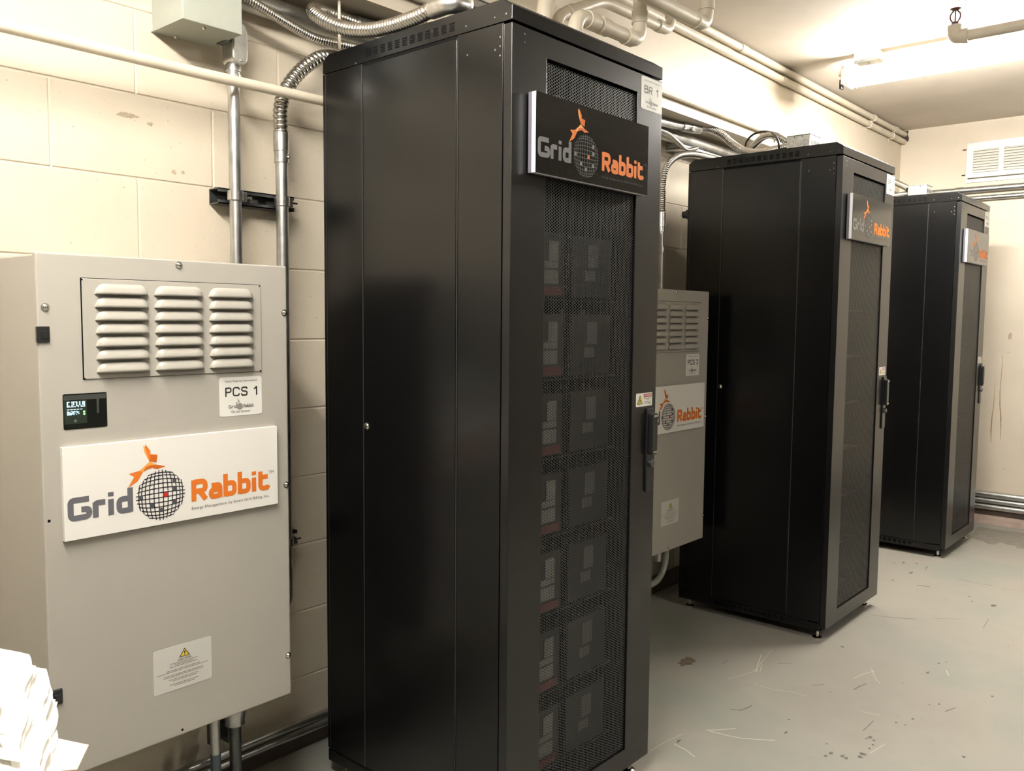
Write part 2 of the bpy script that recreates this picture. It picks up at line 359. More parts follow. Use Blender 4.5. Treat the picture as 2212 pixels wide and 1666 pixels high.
def caution_label(x0, x1, z0, z1, y, parent):
    w, h = x1-x0, z1-z0
    lb = MB().prism(round_rect(x0, x1, z0, z1, .004), y, y-.0005).build('caution_label', 'paperlabel', parent)
    y1 = y-.0008; X = lambda a: x0+a*w; Z = lambda a: z0+a*h
    m = MB(); poly(m, [(X(.43), Z(.71)), (X(.62), Z(.71)), (X(.525), Z(.90))], y1); m.build('triangle_border', 'ink', lb)
    m = MB(); poly(m, [(X(.452), Z(.725)), (X(.598), Z(.725)), (X(.525), Z(.872))], y1-.0003); m.build('warning_triangle', 'yellow', lb)
    m = MB(); poly(m, [(X(.519), Z(.765)), (X(.531), Z(.765)), (X(.537), Z(.835)), (X(.513), Z(.835))], y1-.0006)
    poly(m, [(X(.518), Z(.735)), (X(.532), Z(.735)), (X(.532), Z(.752)), (X(.518), Z(.752))], y1-.0006); m.build('exclamation_mark', 'ink', lb)
    m = MB(); add_text(m, 'CAUTION', X(.41), X(.64), Z(.635), Z(.685), y1, .01); m.build('large_lettering', 'ink', lb)
    m = MB(); rr = random.Random(3)
    for z, a, b in ((.60, .27, .75), (.565, .35, .69), (.53, .27, .75), (.455, .21, .81), (.42, .06, .95), (.345, .17, .84), (.31, .16, .86), (.245, .25, .77), (.21, .30, .73), (.13, .26, .77), (.095, .34, .69)):
        t = a
        while t < b-.01:
            l = min(b-t, rr.uniform(.025, .075)); m.box(X(t), X(t+l), y1, y1+.0002, Z(z), Z(z+.017)); t += l+.011
    m.build('fine_print', 'lbar', lb)
    return lb

# ------------------------------------------------------------------ room shell
X0, X1, Y0, ZC, ZS, YB = ROOM['x0'], ROOM['x1'], ROOM['y0'], ROOM['ceil'], ROOM['soffit'], ROOM['beam']
def multi(name, parts, label=None):
    """one structure mesh with several material slots"""
    v = []; f = []; mi = []; ms = []
    for mb, m in parts:
        o = len(v); v += mb.v; f += [tuple(i+o for i in q) for q in mb.f]; mi += [len(ms)]*len(mb.f); ms.append(MT[m])
    me = bpy.data.meshes.new(name); me.from_pydata(v, [], f)
    for m in ms: me.materials.append(m)
    me.polygons.foreach_set('material_index', mi); me.update()
    o = bpy.data.objects.new(name, me); COL.objects.link(o); o['kind'] = 'structure'; return o
# cream block wall with tooled joints
wb = MB(); BS = .2032; j, dp = .0038, .0030
wb.box(X0, X1, .004, .15, 0, ZS)
for k in range(-10, 3):
    za, zb = 1.8442+k*BS, 1.8442+(k+1)*BS
    za, zb = max(0, za), min(ZS+.01, zb)
    if zb <= za+.02: continue
    off = .8182 if k % 2 else .8182+BS
    n0 = int((X0-off)/.4064)-1
    for n in range(n0, n0+30):
        xa, xb = off+n*.4064, off+(n+1)*.4064; xa, xb = max(xa, X0), min(xb, X1)
        if xb-xa < .03: continue
        o = [(xa, dp, za), (xb, dp, za), (xb, dp, zb), (xa, dp, zb)]
        a, b2, c, d = xa+j*.4, xb-j*.4, za+j*.4, zb-j*.4
        md = [(a, dp*.9, c), (b2, dp*.9, c), (b2, dp*.9, d), (a, dp*.9, d)]
        i = [(xa+j, 0, za+j), (xb-j, 0, za+j), (xb-j, 0, zb-j), (xa+j, 0, zb-j)]
        wb.add(o+md+i, [(0, 1, 5, 4), (1, 2, 6, 5), (2, 3, 7, 6), (3, 0, 4, 7), (4, 5, 9, 8), (5, 6, 10, 9), (6, 7, 11, 10), (7, 4, 8, 11), (8, 9, 10, 11)])
def blob(cx, cz, w, h, seed, n=14):
    r = random.Random(seed); return [(cx+w*math.cos(2*PI*k/n)*r.uniform(.6, 1.1), cz+h*math.sin(2*PI*k/n)*r.uniform(.5, 1.2)) for k in range(n)]
smud = MB()
for k, (cx, cz, w, h) in enumerate(((1.0, 1.79, .030, .007), (1.055, 1.778, .010, .006), (1.115, 1.668, .007, .008), (1.14, 1.67, .006, .006))):
    poly(smud, blob(cx, cz, w, h, k), -.0006)
base = MB().box(X0, X1, -.006, .0045, 0, .085)  # dark strip painting the shade under the low conduits
mtsm = mat('wall_smudge', (.47, .38, .27), .6, var=.35, vscale=200); MT['smudge'] = mtsm
multi('wall_left', [(wb, 'wall'), (smud, 'smudge'), (base, 'foot_shade')])
multi('trim_1', [(MB().box(X0, X1, YB, .15, ZS, ZC), 'wall_smooth')])
# far wall with stains
fw = MB().box(X1, X1+.15, Y0, .15, 0, ZC)
def yz(mb, pts, x): return mb.add([(x, a, b) for a, b in pts], [tuple(range(len(pts)))])
def px_strip(L, w):
    out = []
    for (a, b) in L: out.append((a-w/2, b))
    for (a, b) in reversed(L): out.append((a+w/2, b))
    return out
drip = MB(); fx = X1-.0008
def yzstrip(mb, L, ws):
    for k in range(len(L)-1):
        (a, b), (c, d) = L[k], L[k+1]; w0, w1 = ws[k], ws[k+1]
        mb.add([(fx, a-w0, b), (fx, a+w0, b), (fx, c+w1, d), (fx, c-w1, d)], [(0, 1, 2, 3)])
yzstrip(drip, [(-.868, 1.10), (-.868, .98), (-.864, .86), (-.868, .77), (-.876, .70), (-.880, .63), (-.879, .54)], [.0008, .0018, .002, .003, .0035, .0025, .001])
yzstrip(drip, [(-.835, .93), (-.833, .83), (-.832, .76), (-.826, .70), (-.824, .60), (-.828, .52)], [.0006, .0014, .002, .003, .0035, .001])
spot = MB()
for k, (a, b, w, h) in enumerate(((-.90, 1.115, .014, .002), (-.912, .36, .012, .003), (-.905, 1.22, .012, .03))): yz(spot, blob(a, b, w, h, 20+k), fx)
MT['wspot'] = mat('wall_spot', (.40, .34, .26), .6); MT['wspot2'] = mat('corner_hole_dark', (.05, .04, .035), .8)
hole = MB(); yz(hole, [(-.190, 2.598), (-.232, 2.596), (-.226, 2.57), (-.236, 2.548), (-.232, 2.525), (-.205, 2.53), (-.190, 2.53)], fx)
cvb = MB().box(X1-.004, X1+.001, Y0, 0, 0, .10)  # dark strip painting the shade at the foot of this wall
cove = MB().prism([(X1-.075, 0), (X1, 0), (X1, .05), (X1-.03, .025)], Y0, 0, 1)
multi('wall_far', [(fw, 'wall_smooth'), (drip, 'rust'), (spot, 'wspot'), (hole, 'wspot2'), (cvb, 'foot_shade'), (cove, 'cove')])
multi('wall_right', [(MB().box(X0, X1, Y0-.15, Y0, 0, ZC), 'wall_darkened')])
multi('wall_near', [(MB().box(X0-.15, X0, Y0, .15, 0, ZC), 'wall_darkened')])
multi('ceiling', [(MB().box(X0-.15, X1+.15, Y0-.15, .15, ZC, ZC+.15), 'ceil')])
fl = MB().box(X0-.15, X1+.15, Y0-.15, .15, -.15, 0)
dark = MB(); pale = MB(); brown = MB(); dirt = MB(); _z = [.0004]
def flat(mb, pts):
    _z[0] += .000004; mb.add([(a, b, _z[0]) for a, b in pts], [tuple(range(len(pts)))])
def fstreak(mb, L, w):
    for k in range(len(L)-1):
        a, b = Vector(L[k]), Vector(L[k+1]); d = (b-a).normalized(); n = Vector((-d.y, d.x))*w/2
        flat(mb, [a+n, a-n, b-n, b+n])
FLOOR_MARKS = [('blob', [(4.6795, -0.8146)], (0.035, 0.012)),
 ('blob', [(4.3918, -1.2582)], (0.03, 0.018)),
 ('blob', [(3.4104, -0.9252)], (0.012, 0.01)),
 ('blob', [(5.4231, -0.9835)], (0.008, 0.006)),
 ('blob', [(4.3884, -1.1700)], (0.012, 0.006)),
 ('blob', [(4.4637, -1.1406)], (0.01, 0.005)),
 ('blob', [(2.6562, -1.0267)], (0.008, 0.005)),
 ('blob', [(2.5645, -1.0571)], (0.016, 0.005)),
 ('blob', [(3.3053, -1.4849)], (0.012, 0.007)),
 ('blob', [(3.1128, -1.3629)], (0.01, 0.006)),
 ('blob', [(3.0859, -1.3395)], (0.008, 0.004)),
 ('blob', [(3.8761, -1.4206)], (0.006, 0.005)),
 ('blob', [(3.2108, -1.2148)], (0.004, 0.004)),
 ('blob', [(2.9564, -1.0495)], (0.006, 0.004)),
 ('blob', [(2.7113, -1.2682)], (0.015, 0.01)),
 ('blob', [(2.7007, -1.2830)], (0.01, 0.007)),
 ('blob', [(2.6973, -1.2616)], (0.009, 0.006)),
 ('blob', [(2.5892, -1.2874)], (0.014, 0.016)),
 ('blob', [(2.5666, -1.2870)], (0.012, 0.012)),
 ('blob', [(2.5288, -1.2122)], (0.02, 0.008)),
 ('blob', [(2.5028, -1.2081)], (0.012, 0.008)),
 ('blob', [(2.5366, -1.2455)], (0.014, 0.01)),
 ('blob', [(2.5308, -1.2586)], (0.012, 0.008)),
 ('blob', [(2.8710, -1.2969)], (0.008, 0.006)),
 ('blob', [(2.8738, -1.3247)], (0.007, 0.005)),
 ('blob', [(2.9355, -1.3294)], (0.01, 0.006)),
 ('blob', [(4.7313, -1.1783)], (0.008, 0.006)),
 ('blob', [(4.4791, -0.7847)], (0.014, 0.01)),
 ('blob', [(4.8820, -0.7839)], (0.016, 0.008)),
 ('blob', [(4.8447, -0.8456)], (0.022, 0.008)),
 ('blob', [(4.8525, -0.7261)], (0.02, 0.01)),
 ('blob', [(4.7992, -0.6946)], (0.012, 0.008)),
 ('blob', [(3.3692, -1.2558)], (0.018, 0.008)),
 ('blob', [(3.4913, -1.2619)], (0.014, 0.006)),
 ('blob', [(3.5243, -1.2796)], (0.008, 0.004)),
 ('blob', [(2.7769, -1.5200)], (0.01, 0.008)),
 ('blob', [(4.8046, -0.8521)], (0.02, 0.006)),
 ('blob', [(2.2856, -0.8324)], (0.02, 0.008)),
 ('blob', [(2.6685, -1.2909)], (0.008, 0.006)),
 ('blob', [(2.6371, -1.2903)], (0.008, 0.006)),
 ('blob', [(2.5779, -1.1820)], (0.006, 0.006)),
 ('brown', [(2.8497, -0.5367)], (0.055, 0.03)),
 ('dark', [(4.4717, -0.9013), (4.4873, -0.9314), (4.4902, -0.9605)], 0.012),
 ('dark', [(2.6053, -0.8753), (2.6374, -0.8862), (2.6718, -0.8911)], 0.006),
 ('dark', [(2.5945, -0.8471), (2.6099, -0.8763)], 0.005),
 ('dark', [(3.0302, -1.1037), (3.0719, -1.1085), (3.1132, -1.1191)], 0.006),
 ('dark', [(4.7288, -1.0230), (4.7220, -1.0928), (4.7212, -1.1804)], 0.004),
 ('dark', [(4.7056, -1.2285), (4.7162, -1.2825)], 0.004),
 ('dark', [(3.8744, -0.8781), (3.9075, -0.9704), (3.9570, -1.0486)], 0.004),
 ('dark', [(4.0203, -1.1073), (4.0964, -1.2006)], 0.003),
 ('dark', [(2.9253, -0.6483), (2.9690, -0.6490)], 0.004),
 ('dark', [(3.0734, -0.8031), (3.1134, -0.8444)], 0.004),
 ('dark', [(2.9683, -0.9783), (3.0022, -1.0087)], 0.005),
 ('dark', [(2.7393, -1.2358), (2.8347, -1.2374)], 0.004),
 ('dark', [(4.0299, -1.2959), (4.1746, -1.2859)], 0.003),
 ('dark', [(3.0662, -1.3942), (3.1197, -1.4122)], 0.006),
 ('pale', [(2.9452, -0.7773), (3.0232, -0.7480), (3.1173, -0.7169)], 0.005),
 ('pale', [(2.9577, -0.7861), (3.0328, -0.7585)], 0.003),
 ('pale', [(2.4069, -0.8590), (2.4358, -0.8892), (2.4829, -0.9263)], 0.006),
 ('pale', [(2.4093, -0.8708), (2.4209, -0.9290), (2.4355, -0.9719), (2.4902, -1.0535)], 0.007),
 ('pale', [(2.2606, -0.8307), (2.2532, -0.8736), (2.2333, -0.9175)], 0.006),
 ('pale', [(2.1717, -0.8000), (2.2516, -0.8034), (2.3376, -0.8188)], 0.003),
 ('pale', [(2.8387, -0.8170), (2.8393, -0.8867), (2.8660, -0.9499), (2.8690, -1.0019)], 0.003),
 ('pale', [(3.1314, -1.0679), (3.2014, -1.0838), (3.2532, -1.1033)], 0.004),
 ('pale', [(3.2704, -1.0841), (3.1782, -1.1314), (3.1480, -1.1575)], 0.003),
 ('pale', [(3.4439, -1.3002), (3.3953, -1.3215)], 0.005),
 ('pale', [(2.8124, -0.7290), (2.9382, -0.7697), (3.1910, -0.7278)], 0.003),
 ('pale', [(2.8750, -1.1831), (2.8889, -1.2386)], 0.003),
 ('pale', [(2.6100, -1.3022), (2.6996, -1.3167)], 0.003),
 ('dirt', [(6.0456, -0.8184), (6.0481, -0.8914), (6.0388, -0.9621), (6.0555, -1.0366), (6.0502, -1.1466), (6.0534, -1.2566), (6.0468, -1.3666), (6.0639, -1.4766), (6.0608, -1.5866), (6.0562, -1.6966), (6.0490, -1.8066), (6.0498, -1.9166), (6.0621, -2.0266), (6.0615, -2.1366), (6.0517, -2.2466), (6.0601, -2.3566), (6.0631, -2.4666), (6.0576, -2.5766), (6.0556, -2.6866), (6.0550, -2.7966), (6.0642, -2.9066), (6.0565, -3.0166), (6.0637, -3.1266), (6.0631, -3.2366), (6.0557, -3.3466), (6.0575, -3.4566), (6.0487, -3.5666), (6.0618, -3.6766), (6.0464, -3.7866), (6.0511, -3.8966), (6.0549, -4.0066), (6.0654, -4.1166), (6.0538, -4.2266), (6.0582, -4.3366), (6.0526, -4.4466), (5.6922, -4.4166), (5.6404, -4.3066), (5.6323, -4.1966), (5.6315, -4.0866), (5.6477, -3.9766), (5.6688, -3.8666), (5.6789, -3.7566), (5.6148, -3.6466), (5.6436, -3.5366), (5.6574, -3.4266), (5.6555, -3.3166), (5.7033, -3.2066), (5.6730, -3.0966), (5.6430, -2.9866), (5.7052, -2.8766), (5.6198, -2.7666), (5.6296, -2.6566), (5.6839, -2.5466), (5.6195, -2.4366), (5.7040, -2.3266), (5.6790, -2.2166), (5.6313, -2.1066), (5.6987, -1.9966), (5.7120, -1.8866), (5.6217, -1.7766), (5.6404, -1.6666), (5.6344, -1.5566), (5.6980, -1.4466), (5.6542, -1.3366), (5.6270, -1.2266), (5.6213, -1.1166), (5.6700, -1.1099), (5.6683, -1.0882), (5.6749, -1.0551), (5.7055, -1.0168), (5.6169, -1.0030), (5.6075, -0.9728), (5.6556, -0.9428), (5.6619, -0.9184), (5.6848, -0.8800), (5.7318, -0.8558)], None)]
for kind, pts, w in FLOOR_MARKS:
    if kind == 'blob':
        flat(dark, blob(pts[0][0], pts[0][1], w[0]*.75, w[1]*.75, int(pts[0][0]*1e4), 14))
    elif kind == 'brown': flat(brown, blob(pts[0][0], pts[0][1], w[0], w[1], 5, 18))
    elif kind == 'dirt': flat(dirt, pts)
    elif kind == 'dark': fstreak(dark, pts, w*.7)
    elif kind == 'pale': fstreak(pale, pts, w*.6)
multi('floor', [(fl, 'floor'), (dark, 'scuff'), (pale, 'scratch'), (brown, 'stain'), (dirt, 'dirt')])

# ------------------------------------------------------------------ fluorescent fixtures
def fixture(x, z, ys, tubemat, label, L=1.24):
    t = thing('light_fixture', (x, ys, z), label, 'light', 'ceiling fluorescent fixtures')
    MB().prism([(x-.022, z+.0), (x+.022, z+.0), (x+.050, z+.055), (x-.050, z+.055)], ys-.01, ys-L, 1).build('housing', 'fix', t, .002)
    MB().box(x-.07, x+.07, ys, ys-.012, z-.02, z+.055).build('end_plate', 'fix', t, .002)
    MB().box(x-.07, x+.07, ys-L, ys-L-.012, z-.02, z+.055).build('end_plate', 'fix', t, .002)
    for sx in (-1, 1):
        for k in range(1):
            ya = ys-.035; yb = ya-1.17
            MB().cyl((x+sx*.052, ya, z), (x+sx*.052, yb, z), .0135, 16).build('tube', tubemat, t, smooth=True)
            for y in (ya+.01, yb-.01):
                MB().box(x+sx*.052-.011, x+sx*.052+.011, y-.008, y+.008, z-.018, z+.03).build('lamp_holder', 'fix', t, .002)
    for y in (ys-.11, ys-L+.11):
        MB().cyl((x, y, z+.05), (x, y, ZC-.0), .006, 10).build('hanger_rod', 'fix', t)
    return t
fixture(.27, 2.42, -.52, 'tube', 'fluorescent fixture above the nearer grey enclosure, at the near end of the room')
fixture(4.355, 2.475, -.50, 'tube2', 'bright fluorescent fixture hanging beneath the ceiling over the far racks')
fixture(2.3, 2.42, -2.95, 'tube3', 'fluorescent fixture above the open floor, farthest from the block wall')
cb = thing('ceiling_bracket', (4.37, -.6, ZC), 'small white sheet metal bracket box on the ceiling above the lamp', 'bracket')
MB().prism([(4.312, ZC), (4.42, ZC), (4.42, ZC-.045), (4.312, ZC-.045)], -.67, -.55, 1).build('bracket_box', 'fix', cb, .003)
MB().box(4.309, 4.3125, -.665, -.555, ZC-.052, ZC-.038).build('bottom_lip', 'darksteel', cb)
for y in (-.60, -.63): screw((4.3118, y, ZC-.025), (-1, 0, 0), .003, cb, 'darksteel')
bh = thing('lamp_end_bracket', (4.34, -.47, 2.5), 'white sheet metal bracket with black clip at the end of the far lamp', 'bracket')
MB().box(4.30, 4.36, -.480, -.488, 2.50, 2.56).build('bracket_plate', 'fix', bh, .002)
MB().box(4.325, 4.36, -.478, -.490, 2.445, 2.49).build('black_clip', 'plastic', bh, .003)

# ------------------------------------------------------------------ racks
RW, RD, RH = .621, .6754, 2.0
YF = -.8563; XR = 1.447; YR = YF+RD
def perf_mesh():
    x0, x1, z0, z1 = .122+.002, .501-.002, .113, 1.8945
    p = .0072; dx = p*.8660254; ro, ri = p/math.sqrt(3), .00285
    nx = int((x1-x0)/dx); nz = int((z1-z0)/p)
    ang = np.arange(6)*PI/3; cx = []; cz = []
    for i in range(nx):
        xs = x0+dx*.7+i*dx; zz = z0+p*.6+np.arange(nz-1)*p+(p/2 if i % 2 else 0); cx.append(np.full(nz-1, xs)); cz.append(zz)
    cx = np.concatenate(cx); cz = np.concatenate(cz); n = len(cx)
    V = np.zeros((n, 12, 3)); V[:, :6, 0] = cx[:, None]+ro*np.cos(ang); V[:, :6, 2] = cz[:, None]+ro*np.sin(ang)
    V[:, 6:, 0] = cx[:, None]+ri*np.cos(ang); V[:, 6:, 2] = cz[:, None]+ri*np.sin(ang)
    b = np.arange(n)[:, None, None]*12; q = np.array([[k, (k+1) % 6, 6+(k+1) % 6, 6+k] for k in range(6)])[None]
    Fq = (b+q).reshape(-1, 4)
    V = V.reshape(-1, 3); V[:, 0] = np.clip(V[:, 0], x0, x1)
    me = bpy.data.meshes.new('perforated_panel'); me.vertices.add(len(V)); me.vertices.foreach_set('co', V.ravel())
    me.loops.add(Fq.size); me.loops.foreach_set('vertex_index', Fq.ravel().astype(np.int32))
    me.polygons.add(len(Fq)); me.polygons.foreach_set('loop_start', np.arange(0, Fq.size, 4, dtype=np.int32))
    me.update(calc_edges=True); me.validate(); return me
PERF = perf_mesh()
def make_rack(x, dy, label, txt, slots=12, inside=True):
    """x, dy: near front corner; built at its place"""
    yf, yb = YF+dy, YR+dy; w = RW; x2 = x+w; zc = 1.9515; zB = 1.983; ch = .026
    t = thing('equipment_rack', (x+w/2, (yf+yb)/2, 0), label, 'equipment rack', 'black equipment racks along the wall')
    dt = .0237                                  # door thickness
    # frame: four posts, bottom and top rails, as one welded body
    m = MB(); z0 = .04
    for a, b in ((x+.003, x+.06), (x2-.06, x2-.003)):
        m.box(a, b, yf+dt+.002, yf+.075, z0, zc-.002); m.box(a, b, yb-.06, yb-.002, z0, zc-.002)
    m.box(x+.003, x2-.003, yf+dt+.002, yb-.002, z0, z0+.05); m.box(x+.004, x2-.004, yf+dt+.004, yb-.004, zc-.03, zc-.002)
    m.build('frame', 'black', t, .002)
    # near side: edge strip beside the door with rivets, fixed strips, lift-off panel
    m = MB(); m.box(x, x+.004, yf+dt+.003, yf+.166, .078, zc-.002); m.box(x, x+.004, yb-.167, yb, .078, zc-.002); m.box(x, x+.004, yf+.16, yb-.16, .0745, .078)
    m.build('side_strip', 'black', t, .0008)
    pn = MB().box(x-.0012, x+.004, yf+.1685, yb-.1685, .080, 1.942).build('side_panel', 'black', t, .0015)
    screw((x-.001, yb-.18, 1.016), (-1, 0, 0), .0085, pn, 'chrome', 'lock')
    MB().box(x+.001, x+.003, yf+.15, yb-.15, 1.935, 1.9505).build('top_gap', 'gap', t)
    # lips along the panel seams, lightened to paint in their edge highlights
    for y in (yf+.1655, yb-.1655): MB().box(x-.0016, x+.001, y-.0011, y+.0011, .080, 1.944).build('panel_lip', 'lip', t)
    MB().box(x-.0010, x+.001, yb-.0135, yb-.0125, .078, zc-.004).build('post_lip', 'lip', t)
    for y, z in ((yf+.052, 1.965), (yf+.018, 1.966), (yf+.035, 1.92), (yf+.035, 1.90), (yf+.035, 1.88), (yf+.05, 1.895), (yf+.135, 1.90), (yf+.14, 1.965), (yf+.19, 1.925), (yf+.20, 1.875), (yb-.14, 1.955)):
        MB().lathe((x, y, z), (-1, 0, 0), [(0, .0026), (.0008, .0022), (.0012, .0008)], 10).build('rivet', 'darksteel', t, smooth=True)
    m = MB().box(x2-.004, x2, yf+dt+.003, yb, .078, zc-.002); m.build('far_side_panel', 'black', t, .001)
    m = MB().box(x+.004, x2-.004, yb-.006, yb, .078, zc-.002); m.build('back_panel', 'inner', t)
    # top cap with slots and chamfered front and back
    prof = [(yf, zc), (yf, zB), (yf+ch, RH), (yb-ch, RH), (yb, zB), (yb, zc)]
    cap = MB().prism(prof, x, x2, 0); cap.build('top_cap', 'black', t, .0012)
    capo = t.children[-1] if False else [c for c in COL.objects if c.parent == t and c.name.startswith('top_cap')][-1]
    m = MB()
    for k in range(slots):
        y = yf+.1765+k*.0272+.0
        for q in range(4): m.box(x-.0005, x+.003, y, y+.0165, 1.9630+q*.0052, 1.9662+q*.0052)
    m.build('vent_slots', 'gap', capo)
    MB().add([(x+.008, yf+.003, zB+.0022), (x2-.008, yf+.003, zB+.0022), (x2-.008, yf+ch-.003, RH-.0016), (x+.008, yf+ch-.003, RH-.0016)], [(0, 1, 2, 3)]).build('chamfer_sheen', 'sheen', capo)  # grey strip added on the chamfer to paint reflected lamp light
    n = 46; m = MB(); dv = Vector((0, ch, RH-zB)); L = dv.length; dv.normalize(); nv = Vector((0, -dv.z, dv.y))
    for k in range(n):
        a = x+.012+k*(w-.024)/n; q = []
        for (u, v2) in ((0, .14), (.006, .14), (.0125, .86), (.0065, .86)):
            p = Vector((a+u, yf, zB))+dv*(L*v2)+nv*.0008; q.append(p)
        m.add(q, [(0, 1, 2, 3)])
    m.build('front_vents', 'gap', capo)
    # base rail
    bs = MB().box(x, x2, yf+dt+.002, yb, .04, .074).build('base', 'black', t, .003)
    m = MB()
    for k in range(slots):
        y = yf+.1765+k*.0272
        m.box(x-.0005, x+.002, y, y+.0165, .052, .068)
    m.build('base_slots', 'gap', bs)
    # door
    za, zb = .054, zc-.006; mx0, mx1, mz0, mz1 = x+.122, x+.501, .112, 1.8955
    m = MB(); 
    def frame_boxes(m, y0, y1):
        m.box(x, mx0, y0, y1, za, zb); m.box(mx1, x2, y0, y1, za, zb); m.box(mx0, mx1, y0, y1, za, mz0); m.box(mx0, mx1, y0, y1, mz1, zb)
    y0, y1 = yf, yf+dt
    o4 = [(x, za), (x2, za), (x2, zb), (x, zb)]; i4 = [(mx0, mz0), (mx1, mz0), (mx1, mz1), (mx0, mz1)]
    v = [(a, y0, b) for a, b in o4+i4]+[(a, y1, b) for a, b in o4+i4]
    f = []
    for k in range(4):
        kk = (k+1) % 4
        f += [(k, kk, 4+kk, 4+k), (8+k, 12+k, 12+kk, 8+kk), (k, 8+k, 8+kk, kk), (4+k, 4+kk, 12+kk, 12+k)]
    dr = MB().add(v, f).build('door', 'door', t, .0012)
    pm = link('perforated_panel', PERF, 'mesh', dr); pm.location = Vector((x, yf+.005, 0))
    # handle on the door
    hx = x2-.033
    MB().prism(round_rect(hx-.016, hx+.022, .825, 1.058, .006), yf, yf-.006).build('handle_plate', 'plastic', dr, .001)
    MB().prism(round_rect(hx-.011, hx+.016, .93, 1.045, .006), yf-.006, yf-.020).build('handle_lever', 'plastic', dr, .002)
    MB().lathe((hx+.004, yf-.006, .905), (0, -1, 0), [(0, .011), (.008, .011), (.010, .008), (.010, 0)]).build('key_lock', 'darksteel', dr, smooth=True)
    for q in (.935, 1.035): MB().box(hx-.007, hx+.014, yf-.0205, yf-.022, q, q+.005).build('handle_edge', 'steel', dr)
    for z in (1.93, 1.912):
        for a in (x+.042, x+.036)[:1]: MB().lathe((a, yf, z), (0, -1, 0), [(0, .0022), (.0006, .0018), (.001, .0006)], 10).build('rivet', 'darksteel', dr, smooth=True)
    # sign board: backing, white core, black face
    sx0, sx1, sz0, sz1 = x+.054, x+.5165, 1.6285, 1.806
    sg = MB().box(sx0, sx1, yf-.003, yf-.013, sz0, sz1).build('sign_board', 'backer', t)
    MB().box(sx0, sx1, yf-.013, yf-.0243, sz0, sz1).build('board_edge', 'core', sg, .0005)
    MB().box(sx0+.0005, sx1, yf-.0243, yf-.0253, sz0, sz1).build('board_face', 'signblk', sg)
    logo_on(sg, sx0, sz0, yf-.0253, .4625/.488, True)
    for z in (1.66, 1.77): MB().box(sx0+.02, sx1-.02, yf, yf-.003, z, z+.02).build('mounting_tape', 'backer', sg)
    name_label(x+.5165, x+.6195, 1.858, 1.9425, yf-.0001, txt, t)
    # danger label
    dl = MB().prism(round_rect(x+.521, x+.602, 1.0655, 1.102, .003), yf, yf-.0006).build('danger_label', 'label', t)
    X = lambda a: x+.521+a*.081; Z = lambda a: 1.0655+a*.0365; y1 = yf-.0009
    m = MB(); poly(m, [(X(.06), Z(.18)), (X(.40), Z(.18)), (X(.24), Z(.86))], y1); m.build('triangle_border', 'ink', dl)
    m = MB(); poly(m, [(X(.10), Z(.23)), (X(.36), Z(.23)), (X(.24), Z(.74))], y1-.0002); m.build('warning_triangle', 'yellow', dl)
    m = MB(); poly(m, [(X(.25), Z(.62)), (X(.19), Z(.42)), (X(.235), Z(.42)), (X(.22), Z(.27)), (X(.285), Z(.47)), (X(.24), Z(.47))], y1-.0004); m.build('bolt_symbol', 'ink', dl)
    m = MB().box(X(.46), X(.96), y1, y1+.0002, Z(.68), Z(.93)); m.build('red_band', 'dred', dl)
    m = MB(); add_text(m, 'DANGER', X(.57), X(.93), Z(.74), Z(.88), y1-.0003, .02); poly(m, [(X(.48), Z(.74)), (X(.55), Z(.74)), (X(.515), Z(.88))], y1-.0003); m.build('danger_lettering', 'white', dl)
    m = MB(); rr = random.Random(5)
    for z, a, b in ((.54, .49, .93), (.44, .62, .80), (.31, .47, .93), (.21, .47, .90), (.11, .75, .93)):
        q = a
        while q < b-.01:
            l = min(b-q, rr.uniform(.05, .11)); m.box(X(q), X(q+l), y1, y1+.0002, Z(z), Z(z+.05)); q += l+.02
    m.build('fine_print', 'lbar', dl)
    # levelling feet
    for a in (x+.035, x2-.035):
        for b in (yf+.045, yb-.04):
            MB().lathe((a, b, 0), (0, 0, 1), [(0, .021), (.006, .021), (.011, .013), (.011, .006), (.041, .006)]).build('foot', 'chrome', t, smooth=True)
    # rear door catch seen past the back edge
    if txt == 'BR 2': MB().lathe((x+.012, yb-.002, 1.768), (0, 1, 0), [(0, .022), (.010, .022), (.016, .016), (.030, .016), (.034, .008)], 10).build('rear_knob', 'plastic', t)
    # shelves inside
    for k in range(7):
        z = [1.352, 1.149, .947, .742, .537, .326, .118][k]
        MB().box(x+.065, x2-.065, yf+.09, yb-.05, z-.004, z).build('shelf', 'inner', t)
    return t
r1 = make_rack(XR, 0, 'tall black perforated-door rack nearest the camera, with the BR 1 sticker', 'BR 1')
r2 = make_rack(3.4023, 0, 'black rack standing between the two others, with the BR 2 sticker', 'BR 2')
r3 = make_rack(5.0733, -.018, 'farthest black rack, next to the end wall, with the BR 3 sticker', 'BR 3')
